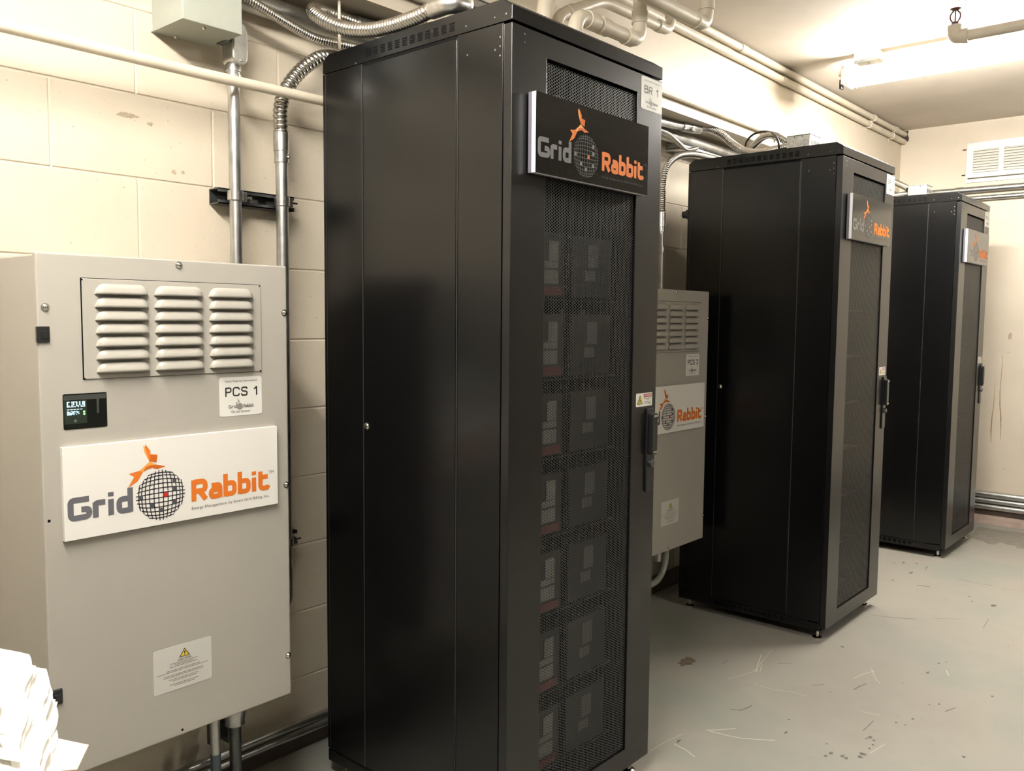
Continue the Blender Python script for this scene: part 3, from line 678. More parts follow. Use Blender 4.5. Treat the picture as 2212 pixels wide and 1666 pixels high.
# batteries behind the nearest rack's door
ZT = [1.498, 1.295, 1.093, .888, .683, .472, .264]
names = ['topmost', 'second', 'third', 'fourth', 'fifth', 'sixth', 'bottom']
for k, zt in enumerate(ZT):
    zb = zt-.142
    for s, (bx, side) in enumerate(((1.585, 'left'), (1.795, 'right'))):
        b = thing('battery', (bx+.09, -.62, zb), 'dark battery with pale label on the %s shelf of the nearest rack, %s side' % (names[k], side), 'battery', 'batteries inside the nearest rack')
        MB().box(bx, bx+.18, -.765, -.45, zb+.0005, zt+.02).build('case', 'bat', b, .004)
        m = MB()
        if s == 0:
            m.box(bx+.112, bx+.149, -.7655, -.767, zt-.050, zt); m.box(bx+.086, bx+.149, -.7655, -.767, zt-.068, zt-.052); m.box(bx+.086, bx+.149, -.7655, -.767, zt-.108, zt-.073)
        else:
            m.box(bx+.068, bx+.112, -.7655, -.767, zt-.060, zt); m.box(bx+.055, bx+.100, -.7655, -.767, zt-.095, zt-.068)
        m.build('pale_label', 'batlabel2' if s else 'batlabel', b)
        if s == 0: MB().box(bx+.086, bx+.165, -.7655, -.7675, zb+.006, zb+.028).build('red_band', 'batred', b)
        for q in (.04, .14): MB().cyl((bx+q, -.70, zt+.02), (bx+q, -.70, zt+.032), .008, 10).build('terminal', 'chrome', b)
tb = thing('wiring_terminal_strip', (1.7, -.75, 1.80), 'small wiring terminals with pale wires behind the nearest rack mesh, above its sign', 'terminal strip')
MB().box(1.60, 1.90, -.70, -.66, 1.815, 1.84).build('mounting_rail', 'darksteel', tb)
for k, (x, z) in enumerate(((1.615, 1.845), (1.64, 1.85), (1.655, 1.855), (1.69, 1.86), (1.775, 1.868), (1.80, 1.868), (1.812, 1.862))):
    MB().box(x, x+.012, -.72, -.66, z-.012, z+.008).build('terminal', 'label', tb, .001)

# ------------------------------------------------------------------ wall enclosures
def make_enclosure(x, txt, label, zlcd=True):
    w, z0, z1, yf = .561, .3664, 1.4221, -.3536; x2 = x+w
    t = thing('electrical_enclosure', (x+w/2, -.2, z0), label, 'electrical enclosure', 'warm grey enclosures on the block wall')
    MB().box(x+.003, x2-.003, -.034, yf+.014, z0+.003, z1-.003).build('body', 'enc', t, .004)
    cov = MB().box(x, x2, yf+.016, yf, z0, z1).build('front_cover', 'enc', t, .0035)
    MB().box(x+.06, x+.10, -.034, 0, z0+.1, z1-.1).build('mounting_rail', 'darksteel', t)
    MB().box(x2-.10, x2-.06, -.034, 0, z0+.1, z1-.1).build('mounting_rail', 'darksteel', t)
    # louvre panel in its dark-edged opening
    lx0, lx1, lz0, lz1 = x+.083, x+.4885, 1.1745, 1.3745
    m = MB().add([(lx0-.0012, yf-.0003, lz0-.0019), (lx1+.0002, yf-.0003, lz0-.0019), (lx1+.0002, yf-.0003, lz1+.0012), (lx0-.0012, yf-.0003, lz1+.0012)], [(0, 1, 2, 3)])
    m.build('panel_opening', 'gap', cov)
    lp = MB().box(lx0+.0012, lx1-.0006, yf, yf-.0025, lz0-.001, lz1-.0002).build('louvre_panel', 'enc', t, .001)
    for a, b in ((lx0-.0005, lz0-.001), (lx1-.005, lz0-.001), (lx0-.0005, lz1-.004), (lx1-.005, lz1-.004)):
        MB().box(a, a+.0035, yf-.0024, yf-.0028, b, b+.003).build('corner_notch', 'gap', lp)
    for c in range(3):
        xc = x+(.1635, .2865, .4115)[c]; hw = .0555
        for r in range(7):
            zb = 1.1855+r*.02633; m = MB(); nx, na = 20, 7; H, D, rr = .0215, .0125, .020; v = []; f = []
            for i in range(nx+1):
                u = -1+2*i/nx; u = math.copysign(abs(u)**.75, u) if u else 0; xx = u*hw; e = max(0, abs(xx)-(hw-rr))/rr; k = math.sqrt(max(0, 1-e*e))
                for a in range(na+1):
                    th = PI/2*a/na; v.append((xc+xx, yf-.0025-D*k*math.cos(th)**.8, zb+H*max(k, .02)*math.sin(th)))
            s = na+1
            f = [(i*s+a, (i+1)*s+a, (i+1)*s+a+1, i*s+a+1) for i in range(nx) for a in range(na)]
            m.add(v, f); lo = m.build('louvre', 'enc', lp, smooth=True)
            sd = lo.modifiers.new('thick', 'SOLIDIFY'); sd.thickness = .001
    slot = MB()
    for c in range(3):
        xc = x+(.1635, .2865, .4115)[c]
        for r in range(7): slot.box(xc-.048, xc+.048, yf-.0024, yf-.0028, 1.1855+r*.02633-.0002, 1.1855+r*.02633+.008)
    slot.build('louvre_slots', 'gap', lp)
    for a, b in ((x+.289, z1-.0115), (x+.0152, 1.316), (x+.553, 1.311), (x+.553, .8943), (x+.553, .467)):
        screw((a, yf, b), (0, -1, 0), .0062, cov)
    m = MB()
    for a, b in ((x+.0098, .8984), (x+.2745, .378)): m.lathe((a, yf+.001, b), (0, -1, 0), [(0, .003), (.0013, .003), (.0013, 0)], 10)
    m.build('screw_hole', 'gap', cov)
    for a, b in ((x+.009, 1.2637), (x+.011, .5415)):
        lt = MB().box(a-.0115, a+.0125, yf+.004, yf-.004, b-.0155, b+.0155).build('edge_latch', 'plastic', t, .0015)
        MB().box(a-.003, a+.009, yf-.004, yf-.006, b-.008, b+.006).build('latch_slider', 'plastic', lt, .001)
    # display window
    dx0, dx1, dz0, dz1 = x+.0422, x+.1275, 1.0748, 1.1456
    dw = MB().prism(round_rect(dx0, dx1, dz0, dz1, .003), yf, yf-.0008).build('display_window', 'glass', t)
    y1 = yf-.001; b = x-.647
    m = MB().box(b+.6905, b+.7735, y1+.0001, y1, 1.133, 1.143); m.box(b+.754, b+.7585, y1+.0001, y1-.0001, 1.104, 1.143); m.build('dim_frame', 'pcb2', dw)
    m = MB().box(b+.691, b+.7345, y1+.0001, y1, 1.0855, 1.132); m.build('circuit_board', 'pcb', dw)
    m = MB(); rr = random.Random(11)
    cells = ["11.1111.1.11", "1..11.1.1.11", "1...1.1.1.11", "1..11.1.1.11", "11.1..11.1.1", "111111.1.111"]
    for r, row in enumerate(cells):
        for c, ch in enumerate(row):
            if ch == '1': m.box(b+.6962+c*.00295, b+.6962+c*.00295+.0023, y1-.0002, y1-.0003, 1.1286-r*.0019, 1.1286-r*.0019+.0015)
    for k in range(5): m.box(b+.6962+k*.0062, b+.6962+k*.0062+.0048, y1-.0002, y1-.0003, 1.1138, 1.1150)
    for r in range(5):
        for c in range(10):
            if rr.random() < .72: m.box(b+.6962+c*.0024, b+.6962+c*.0024+.0019, y1-.0002, y1-.0003, 1.1098-r*.0016, 1.1098-r*.0016+.0011)
    m.build('lit_digits', 'lcd', dw)
    m = MB()
    for z in (1.1088, 1.1040): m.lathe((b+.7290, y1-.0002, z), (0, -1, 0), [(0, .0023), (.0002, .0023), (.0002, .0012)], 12)
    m.build('green_indicator', 'lcdg', dw)
    MB().lathe((b+.7117, y1, 1.0915), (0, -1, 0), [(0, .003), (.0004, .003), (.0004, 0)], 12).build('push_button', 'slate', dw)
    # labels and sign
    name_label(x+.3795, x+.4885, 1.0735, 1.1628, yf-.0001, txt, t)
    sx0, sz0 = x+.034, .8538
    sg = MB().box(sx0, sx0+.4885, yf-.0001, yf-.0105, sz0, sz0+.1875).build('sign_board', 'white', t, .0006)
    logo_on(sg, sx0, sz0, yf-.0105, 1, False)
    caution_label(x+.2115, x+.348, .4755, .5745, yf-.0001, t)
    # hubs under the box
    MB().lathe((x2-.035, -.15, z0+.004), (0, 0, -1), [(0, .034), (.055, .034), (.085, .032), (.125, .024), (.135, .026), (.135, .015)]).build('conduit_hub', 'steel', t, smooth=True)
    return t
make_enclosure(.647, 'PCS 1', 'large grey louvred wall enclosure at left with the PCS 1 sticker')
make_enclosure(2.735, 'PCS 2', 'grey louvred wall enclosure partly hidden behind the nearest rack, with the PCS 2 sticker')

# ------------------------------------------------------------------ grey box top left
gb = thing('junction_box', (1.14, -.08, 2.003), 'grey-green steel box with screws on the block wall, top left', 'junction box')
bx = MB().box(1.066, 1.217, -.154, 0, 2.006, 2.183).build('box_body', 'box', gb, .002)
MB().box(1.063, 1.220, -.158, -.148, 2.003, 2.183).build('cover', 'box', gb, .0015)
MB().prism([(1.063, -.15), (1.220, -.15), (1.220, 0), (1.063, 0)], 2.0035, 2.006, 2).build('bottom_plate', 'box', gb)
for a, b in ((1.130, -.135), (1.118, -.018)): screw((a, b, 2.0035), (0, 0, -1), .004, gb)

# ------------------------------------------------------------------ rigid conduits on the wall
def strap(t, x, z, y=-.07, r=.0185):
    c = MB().lathe((x, y, z-.012), (0, 0, 1), [(0, r), (0, r+.0025), (.024, r+.0025), (.024, r)], 18).build('clamp', 'zinc', t, smooth=True)
    MB().box(x+r-.002, x+r+.014, y-.004, y+.02, z-.012, z+.012).build('clamp_lug', 'zinc', t, .001)
    MB().cyl((x+r-.006, y+.006, z), (x+r+.034, y+.006, z), .0032, 8).build('bolt', 'chrome', t)
    MB().cyl((x+r+.012, y+.006, z), (x+r+.017, y+.006, z), .007, 6).build('nut', 'chrome', t)
def strut(x0, x1, z, label, y=-.046, clamps=()):
    t = thing('strut_channel', ((x0+x1)/2, -.02, z), label, 'strut channel')
    h = .0205; m = MB().box(x0, x1, -.003, 0, z-h, z+h); m.box(x0, x1, y, 0, z-h, z-h+.003); m.box(x0, x1, y, 0, z+h-.003, z+h)
    m.box(x0, x1, y, y+.003, z-h, z-h+.010); m.box(x0, x1, y, y+.003, z+h-.010, z+h)
    m.build('channel', 'darksteel', t)
    m = MB(); n = int((x1-x0)/.05)
    for k in range(n): m.box(x0+.02+k*.05, x0+.045+k*.05, -.0035, -.003, z-.006, z+.006)
    m.build('slots', 'zinc', t)
    for cx in clamps: strap(t, cx, z)
    return t
strut(1.212, 1.445, 1.617, 'slotted dark steel strut holding two conduits above the nearer enclosure', clamps=(1.247, 1.390))
strut(1.212, 1.445, .665, 'dark steel strut low on the wall, its clamp bolt peeking past the nearer enclosure', clamps=(1.247, 1.390))
c1 = thing('rigid_conduit', (1.247, -.07, 0), 'straight galvanised conduit rising to the elbow body beneath the grey-green box', 'conduit', 'rigid conduits')
MB().cyl((1.247, -.07, .46), (1.247, -.07, 1.945), .0155, 20).build('pipe', 'steel', c1, smooth=True)
MB().lathe((1.247, -.07, 1.915), (0, 0, 1), [(0, .0165), (0, .019), (.012, .019), (.014, .0165), (.018, .0165), (.020, .0195), (.036, .0195), (.040, .017)], 20).build('coupling', 'zinc', c1, smooth=True)
cbod = MB().prism(round_rect(1.228, 1.266, 1.95, 2.055, .017, 6), -.045, -.10).build('conduit_body', 'zinc', c1, .004, smooth=True)
MB().prism(round_rect(1.229, 1.267, 1.947, 2.052, .018, 6), -.1005, -.105).build('body_cover', 'steel', cbod, .0015)
MB().box(1.212, 1.232, -.09, -.05, 2.0, 2.04).build('locknut', 'darksteel', cbod)
screw((1.248, -.105, 1.957), (0, -1, 0), .0035, cbod)
p = corner_path([(1.247, -.07, .47), (1.247, -.07, .42), (1.2045, -.07, .42)], .03); MB().rings(p, [.0158]*len(p), 18).build('elbow', 'steel', c1, smooth=True)
c2 = thing('rigid_conduit', (1.390, -.07, 0), 'galvanised conduit with a long coupling where it meets the fat corrugated hose', 'conduit', 'rigid conduits')
MB().cyl((1.390, -.07, .54), (1.390, -.07, 1.78), .0168, 20).build('pipe', 'steel', c2, smooth=True)
p = corner_path([(1.390, -.07, .55), (1.390, -.07, .48), (1.390, .0, .48)], .04); MB().rings(p, [.0170]*len(p), 18).build('elbow', 'steel', c2, smooth=True)
MB().lathe((1.3895, -.07, 1.722), (0, 0, 1), [(0, .0172), (0, .0198), (.030, .0198), (.031, .0215), (.080, .0215), (.082, .018)], 22).build('coupling', 'zinc', c2, smooth=True)
screw((1.398, -.0895, 1.737), (.3, -1, 0), .0045, c2)
c3 = thing('rigid_conduit', (3.372, -.07, 1.4), 'dull conduit visible in the gap between the first and second racks', 'conduit', 'rigid conduits')
MB().cyl((3.372, -.07, 1.40), (3.368, -.07, 1.75), .0125, 18).build('pipe', 'steel', c3, smooth=True)
MB().lathe((3.369, -.07, 1.695), (0, 0, 1), [(0, .013), (0, .0165), (.02, .0165), (.022, .0185), (.085, .0185), (.087, .014)], 20).build('coupling', 'zinc', c3, smooth=True)
sc = thing('pipe_strap', (3.38, -.05, 1.615), 'small bolted strap around the conduit between the first and second racks', 'pipe strap')
strap(sc, 3.372, 1.615, r=.0135)
MB().box(3.355, 3.40, -.055, 0, 1.602, 1.628).build('strap_base', 'darksteel', sc)

def flex(name_label_, pts, r, pitch, group='flexible metal conduits', ends=(), m='flex', depth=.16):
    t = thing('flexible_conduit', pts[0], name_label_, 'flexible conduit', group)
    flex_mb(pts, r, pitch, depth).build('corrugated_hose', m, t, smooth=True)
    for (a, b, rr) in ends: MB().lathe(a, Vector(b)-Vector(a), [(0, rr*.9), (0, rr), ((Vector(b)-Vector(a)).length, rr), ((Vector(b)-Vector(a)).length, rr*.8)], 20).build('connector', 'zinc', t, smooth=True)
    return t
cl = flex('bright corrugated hose looping beside the top of the nearest rack', [(1.46,-.625,2.030),(1.449,-.59,2.026),(1.449,-.55,2.022),(1.452,-.46,2.022),(1.446,-.38,2.026),(1.436,-.30,2.043),(1.423,-.235,2.071),(1.425,-.175,2.108),(1.470,-.125,2.140),(1.569,-.10,2.150),(1.640,-.096,2.150)], .0185, .0098)
eb = MB(); p = corner_path([(1.452,-.60,2.028), (1.452,-.665,2.030), (1.502,-.675,2.030)], .04); eb.rings(p, [.0215]*len(p), 20); eb.build('elbow_connector', 'zinc', cl, smooth=True)
MB().lathe((1.488,-.674,2.030), (1, 0, 0), [(0, .022), (0, .027), (.006, .027), (.006, .022), (.012, .022)], 20).build('locknut', 'chrome', cl, smooth=True)
flex('thin corrugated conduit sloping from the grey-green box toward the nearest rack', [(1.20,-.12,2.115),(1.241,-.13,2.109),(1.281,-.13,2.100),(1.349,-.12,2.087),(1.414,-.11,2.077),(1.481,-.11,2.067),(1.552,-.13,2.064),(1.64,-.14,2.068)], .0125, .0072)
flex('fat ribbed conduit curving from its coupling up behind the nearest rack', [(1.389,-.07,1.799),(1.388,-.07,1.861),(1.396,-.075,1.905),(1.418,-.085,1.948),(1.456,-.09,1.990),(1.512,-.09,2.028),(1.577,-.085,2.04),(1.662,-.08,2.045)], .0205, .0137, depth=.2)
flex('corrugated conduit bending over to the rear top corner of the middle rack', [(3.368,-.07,1.775),(3.367,-.07,1.819),(3.354,-.08,1.918),(3.370,-.09,1.985),(3.447,-.10,2.036),(3.573,-.11,2.060),(3.730,-.12,2.062),(3.925,-.13,2.06),(4.10,-.13,2.06)], .0165, .0095)
flex('thin corrugated conduit dropping across the gap behind the middle rack', [(3.193,-.08,2.117),(3.312,-.08,2.130),(3.402,-.08,2.125),(3.485,-.08,2.100),(3.549,-.085,2.080),(3.634,-.085,2.10)], .011, .0065)
f6 = flex('ribbed conduit snaking over the top of the middle rack to its steel box', [(3.585,-.125,2.177),(3.630,-.15,2.178),(3.668,-.19,2.158),(3.672,-.235,2.118),(3.652,-.30,2.074),(3.603,-.38,2.042),(3.548,-.46,2.026),(3.505,-.53,2.022),(3.482,-.604,2.022)], .017, .0092)
flex('short ribbed conduit arching into the top of the steel box on the middle rack', [(3.740,-.28,2.04),(3.722,-.31,2.068),(3.674,-.36,2.092),(3.606,-.43,2.104),(3.550,-.50,2.093),(3.536,-.56,2.060),(3.532,-.602,2.034)], .0155, .0092)
ck = thing('cable', (3.7, -.27, 2.03), 'thin black cable arching over the middle rack', 'cable')
MB().tube([(3.70,-.27,2.02),(3.688,-.30,2.078),(3.648,-.33,2.104),(3.611,-.38,2.122),(3.585,-.44,2.122),(3.538,-.50,2.098),(3.484,-.55,2.056),(3.470,-.565,2.012)], .0048, 10).build('black_sheath', 'cable', ck, smooth=True)
flex('upper of two ribbed conduits entering the steel box on the farthest rack', [(5.262,-.38,2.10),(5.262,-.42,2.116),(5.25,-.47,2.106),(5.19,-.53,2.075),(5.137,-.582,2.045)], .017, .0095)
flex('lower of two ribbed conduits entering the steel box on the farthest rack', [(5.262,-.36,2.020),(5.25,-.42,2.020),(5.20,-.50,2.022),(5.16,-.586,2.022)], .0165, .0095)

# wireway / conduits beneath the beam
wc = thing('rigid_conduit', (2.5, -.08, 2.15), 'large galvanised conduit running under the beam behind the nearest rack', 'conduit', 'rigid conduits')
MB().rings([(1.64,-.096,2.150),(1.70,-.095,2.152),(2.4,-.095,2.156),(3.25,-.095,2.160),(3.40,-.10,2.166),(3.52,-.115,2.172),(3.56,-.12,2.175)], [.0185]*7, 20).build('pipe', 'steel', wc, smooth=True)
MB().lathe((1.63,-.096,2.150), (1, 0, 0), [(0, .0185), (0, .0215), (.05, .0215), (.052, .0235), (.09, .0235), (.092, .018)], 20).build('coupling', 'zinc', wc, smooth=True)
MB().lathe((3.455,-.107,2.169), (1, -.1, .05), [(0, .0185), (0, .0235), (.05, .0235), (.053, .0255), (.08, .0255), (.12, .0225), (.14, .0225)], 20).build('coupling', 'zinc', wc, smooth=True)
screw((3.50,-.135,2.160), (0, -1, -.5), .005, wc)
w2 = thing('rigid_conduit', (1.3, -.03, 2.12), 'dull grey conduit tight under the beam behind the looping hose', 'conduit', 'rigid conduits')
MB().cyl((1.2215, -.045, 2.135), (6.2, -.045, 2.135), .028, 22).build('pipe', 'steel', w2, smooth=True)
st2 = thing('strut_channel', (3.9, -.03, 2.10), 'long galvanised strut beneath the conduits behind the middle rack', 'strut channel')
m = MB().box(3.50, 4.30, -.075, -.010, 2.082, 2.086); m.box(3.50, 4.30, -.075, -.072, 2.082, 2.103); m.box(3.50, 4.30, -.012, -.008, 2.082, 2.103); m.build('channel', 'steel', st2)
MB().box(3.50, 3.52, -.078, 0, 2.075, 2.108).build('end_bracket', 'zinc', st2)
# beige painted pipe along the block wall and its thin hanger rod
bp = thing('painted_pipe', (.5, -.12, 1.9), 'cream painted pipe running level along the block wall in front of the conduits', 'pipe', 'cream painted pipes')
p = corner_path([(-4.19,-.118,1.899), (.2,-.118,1.900), (1.1,-.118,1.8965), (1.62,-.118,1.9015), (1.62,-.01,1.9015)], .05); MB().rings(p, [.0135]*len(p), 18).build('pipe', 'pvc', bp, smooth=True)
for x in (.30, -.8): MB().box(x-.012, x+.012, -.118, 0, 1.88, 1.886).build('pipe_bracket', 'pvc', bp)
rd = thing('hanger_rod', (1.535, -.14, 2.1), 'thin cream rod hanging from the beam beside the looping hose', 'rod')
MB().cyl((1.535, -.14, ZS), (1.535, -.14, 2.045), .0042, 12).build('rod', 'pvc', rd, smooth=True)
MB().lathe((1.535, -.14, ZS), (0, 0, -1), [(0, .012), (.004, .012), (.004, .005)], 12).build('flange', 'pvc', rd)
b2 = thing('painted_pipe', (3.5, YB-.018, 2.232), 'cream painted pipe along the smooth beam above the middle rack', 'pipe', 'cream painted pipes')
MB().cyl((-4.2, YB-.016, 2.230), (4.55, YB-.016, 2.240), .0115, 16).build('pipe', 'pvc', b2, smooth=True)
for x in (-1.0, 1.0, 2.0, 3.0, 4.25): MB().box(x-.008, x+.008, YB-.030, YB, 2.218, 2.252).build('pipe_clip', 'pvc', b2, .003)
# ceiling corner pipes
for z, lab, cps, r in ((2.574, 'upper of two cream pipes running along the top of the beam to the far corner', (3.80, 6.02), .0175), (2.523, 'lower of two cream pipes running along the beam to the far corner', (4.26,), .0175)):
    t = thing('painted_pipe', (5, YB-.022, z), lab, 'pipe', 'cream painted pipes')
    MB().cyl((-4.2, YB-.0195, z), (X1, YB-.0195, z), r, 20).build('pipe', 'pvc', t, smooth=True)
    for c in cps: MB().lathe((c, YB-.0195, z), (1, 0, 0), [(0, r), (0, r+.003), (.06, r+.003), (.06, r)], 20).build('coupling', 'pvc', t, smooth=True)
    for c in (5.55, 5.98) if z < 2.55 else (5.62, 6.05):
        MB().lathe((c, YB-.0195, z), (1, 0, 0), [(0, r), (0, r+.005), (.022, r+.005), (.022, r)], 20).build('strap', 'pvc', t, smooth=True)
        MB().box(c, c+.022, YB-.004, YB, z-r-.022, z-r+.004).build('strap_tab', 'pvc', t)
# drain pipes hanging from the ceiling
def drain(label, pts, r, bend, collars, group='cream painted drain pipes'):
    t = thing('drain_pipe', pts[-1], label, 'pipe', group)
    pipe_mb(pts, r, bend, 22).build('pipe', 'pvc', t, smooth=True)
    for (a, d, l) in collars:
        MB().lathe(a, d, [(0, r), (0, r+.0035), (l, r+.0035), (l, r)], 22).build('collar', 'pvc', t, smooth=True)
    return t
drain('lowest cream drain trap with joined collars, just above the top edge of the nearest rack', [(2.143,-.50,2.03), (2.143,-.50,2.222), (2.497,-.50,2.226), (2.497,-.50,ZC)], .0235, .05,
      [((2.200,-.5,2.2225), (1, 0, .01), .05), ((2.265,-.5,2.223), (1, 0, .01), .045), ((2.41,-.5,2.225), (1, 0, .01), .04), ((2.497,-.5,2.285), (0, 0, 1), .04), ((2.143,-.5,2.13), (0, 0, 1), .04)])
drain('slim cream drain pipe between the lowest trap and the large one', [(2.195,-.385,2.03), (2.195,-.385,2.255), (2.475,-.36,2.386), (2.925,-.36,2.395), (2.925,-.36,ZC)], .019, .05,
      [((2.83,-.36,2.394), (1, 0, .02), .03), ((2.925,-.36,2.445), (0, 0, 1), .03), ((2.26,-.379,2.285), (.28, .025, .131), .035)])
drain('thick cream drain pipe near the ceiling with dark paint marks', [(2.05,-.58,ZC), (2.05,-.58,2.330), (2.800,-.58,2.338), (2.800,-.58,ZC)], .0245, .05,
      [((2.72,-.58,2.337), (1, 0, .01), .033), ((2.800,-.58,2.392), (0, 0, 1), .033)])
drain('short cream riser with fat elbow at the top front corner of the nearest rack', [(2.105,-.41,2.03), (2.105,-.41,2.28), (2.20,-.41,2.37), (2.20,-.41,ZC)], .026, .06, [((2.105,-.41,2.16), (0, 0, 1), .04)])
# sprinkler pipe
sp = thing('sprinkler_pipe', (3.69, -1.15, 2.40), 'cream sprinkler pipe near the ceiling ending in an upright caged sprinkler', 'sprinkler pipe')
ex, ey, ez = 3.690, -1.160, 2.398
MB().cyl((ex, ey-.03, ez), (ex, Y0, ez), .0205, 22).build('pipe', 'pvc', sp, smooth=True)
p = corner_path([(ex, ey-.045, ez), (ex, ey, ez), (ex, ey, ez+.040)], .03)
MB().rings(p, [.025]*len(p), 22).build('elbow', 'pvc', sp, smooth=True)
MB().lathe((ex, ey-.03, ez), (0, -1, 0), [(0, .024), (0, .0285), (.02, .0285), (.02, .02)], 22).build('elbow_collar', 'pvc', sp, smooth=True)
MB().lathe((ex, ey, ez+.03), (0, 0, 1), [(0, .026), (.016, .026), (.018, .014)], 22).build('top_collar', 'pvc', sp, smooth=True)
sh = MB().lathe((ex, ey, ez+.046), (0, 0, 1), [(0, .013), (.012, .013), (.014, .010)], 16).build('sprinkler_head', 'bronze', sp, smooth=True)
for s in (-1, 1):
    MB().tube([(ex, ey+s*.008, ez+.058), (ex, ey+s*.017, ez+.072), (ex, ey+s*.017, ez+.088), (ex, ey+s*.006, ez+.102)], .0032, 8, .004).build('frame_arm', 'bronze', sh, smooth=True)
MB().cyl((ex, ey, ez+.058), (ex, ey, ez+.10), .0028, 8).build('bulb', 'bronze', sh)
MB().lathe((ex, ey, ez+.100), (0, 0, 1), [(0, .006), (.006, .019), (.008, .021), (.0095, .019), (.0095, 0)], 20).build('deflector', 'bronze', sh)
gd = empty('wire_guard', (ex, ey, ez)); gd.parent = sp; gd.location = Vector((ex, ey, ez))-sp.location
def gw(pts): 
    o = MB().tube(pts, .0009, 6, .006).build('guard_wire', 'darksteel'); o.parent = gd; o.location = -Vector((ex, ey, ez))
for a in range(6):
    t = a*PI/3; c, s = math.cos(t), math.sin(t)
    gw([(ex+.026*c, ey+.026*s, ez+.04), (ex+.042*c, ey+.042*s, ez+.06), (ex+.046*c, ey+.046*s, ez+.11), (ex+.038*c, ey+.038*s, ez+.15), (ex+.004*c, ey+.004*s, ez+.155)])
for z in (.08, .125): gw([(ex+.045*math.cos(k*PI/8), ey+.045*math.sin(k*PI/8), ez+z) for k in range(17)])
for y in (-1.9, -3.0):
    MB().cyl((ex, y, ez+.02), (ex, y, ZC), .005, 8).build('hanger', 'pvc', sp)
    MB().lathe((ex, y-.012, ez), (0, 1, 0), [(0, .021), (0, .024), (.024, .024), (.024, .021)], 20).build('hanger_ring', 'pvc', sp, smooth=True)
# steel boxes on the rack tops
def steel_box(x, y0, label, L=.11):
    t = thing('steel_outlet_box', (x+.05, y0-.05, 2.0), label, 'outlet box', 'steel outlet boxes on the rack tops')
    y1 = y0-.098; z0, z1 = 2.0, 2.058
    b = MB().box(x, x+L, y1, y0, z0, z1).build('box_body', 'zinc', t, .002)
    MB().box(x-.002, x+L+.002, y1-.002, y0+.002, z1, z1+.0018).build('lid', 'zinc', t)
    m = MB()
    for k in range(3): 
        for (rr, o) in ((.0115, .0003), ):
            y = y0-.020-k*.030; n = 18
            for q in range(n):
                if q in (4, 13): continue
                a0, a1 = 2*PI*q/n, 2*PI*(q+1)/n
                m.add([(x-o, y+rr*math.cos(a0), z0+.026+rr*math.sin(a0)), (x-o, y+rr*math.cos(a1), z0+.026+rr*math.sin(a1)), (x-o, y+(rr-.0012)*math.cos(a1), z0+.026+(rr-.0012)*math.sin(a1)), (x-o, y+(rr-.0012)*math.cos(a0), z0+.026+(rr-.0012)*math.sin(a0))], [(0, 1, 2, 3)])
    m.build('knockout_rings', 'darksteel', t)
    m = MB()
    for k in range(3):
        xx = x+.022+k*.03; m.lathe((xx, y1, z0+.027), (0, -1, 0), [(0, .0115), (.0006, .0115), (.0006, .0105), (.0001, .0105)], 18)
    m.build('front_knockouts', 'darksteel', t)
    m = MB()
    for y in (y0-.035, y0-.068): m.box(x-.0006, x, y, y+.004, z1-.008, z1-.004)
    m.build('screw_notch', 'gap', t)
    return t
steel_box(1.505, -.575, 'steel box on top of the nearest rack, fed by the looping hose')
steel_box(3.46, -.600, 'steel box with round knockouts on top of the middle rack')
steel_box(5.12, -.583, 'steel box on top of the farthest rack, by the end wall')

# ------------------------------------------------------------------ end wall: vent and conduits
vt = thing('vent_grille', (X1-.02, -1.0, 2.21), 'white louvred vent grille in a galvanised frame on the end wall', 'vent')
vy0, vy1 = -.600, -1.24
m = MB(); xw = X1-.008
m.box(xw, X1, vy1, vy0, 2.210, 2.232); m.box(xw, X1, vy1, vy0, 2.447, 2.466); m.box(xw, X1, vy0-.014, vy0, 2.232, 2.447); m.box(xw, X1, vy1, vy1+.014, 2.232, 2.447)
m.build('galvanised_frame', 'zinc', vt, .001)
m = MB(); xa, xb = X1-.030, X1-.004; ga, gb2 = vy0-.014, vy1+.014; za, zb = 2.238, 2.449
m.box(xa, xb, gb2, ga, za, za+.030); m.box(xa, xb, gb2, ga, zb-.036, zb)
for a in (ga, ga-.178, ga-.178*2+.005, gb2+.030): m.box(xa, xb, a-.030, a, za+.030, zb-.036)
gr = m.build('grille_frame', 'vent', vt, .002)
MB().box(X1-.006, X1-.003, gb2, ga, za, zb).build('duct_backing', 'plastic', vt)
m = MB()
for k in range(9):
    z = za+.034+k*.0170
    m.add([(xa+.003, gb2+.01, z), (xa+.003, ga-.01, z), (xb-.004, ga-.01, z+.017), (xb-.004, gb2+.01, z+.017), (xa+.004, gb2+.01, z-.0015), (xa+.004, ga-.01, z-.0015), (xb-.003, ga-.01, z+.0155), (xb-.003, gb2+.01, z+.0155)],
          [(0, 1, 2, 3), (4, 7, 6, 5), (0, 4, 5, 1), (2, 6, 7, 3)])
m.build('louvre_blades', 'vent', vt)
for z in (2.262, 2.425): 
    MB().cyl((X1-.012, vy0+.002, z), (X1-.012, vy0+.022, z), .0035, 8).build('frame_screw', 'darksteel', vt)
def wall_run(z, r, label, y_from, y_to=Y0, x=None, cps=(), m='steel'):
    x = x or X1-r-.012; t = thing('rigid_conduit', (x, (y_from+y_to)/2, z), label, 'conduit', 'rigid conduits')
    MB().cyl((x, y_from, z), (x, y_to, z), r, 22).build('pipe', m, t, smooth=True)
    for c in cps: MB().lathe((x, c, z), (0, -1, 0), [(0, r), (0, r+.004), (.05, r+.004), (.05, r)], 22).build('coupling', 'zinc', t, smooth=True)
    for c in (-.35, -1.6, -2.8):
        if y_to < c < y_from: MB().box(x-.002, X1, c-.012, c+.012, z-.006, z+.006).build('wall_clip', 'zinc', t)
    return t
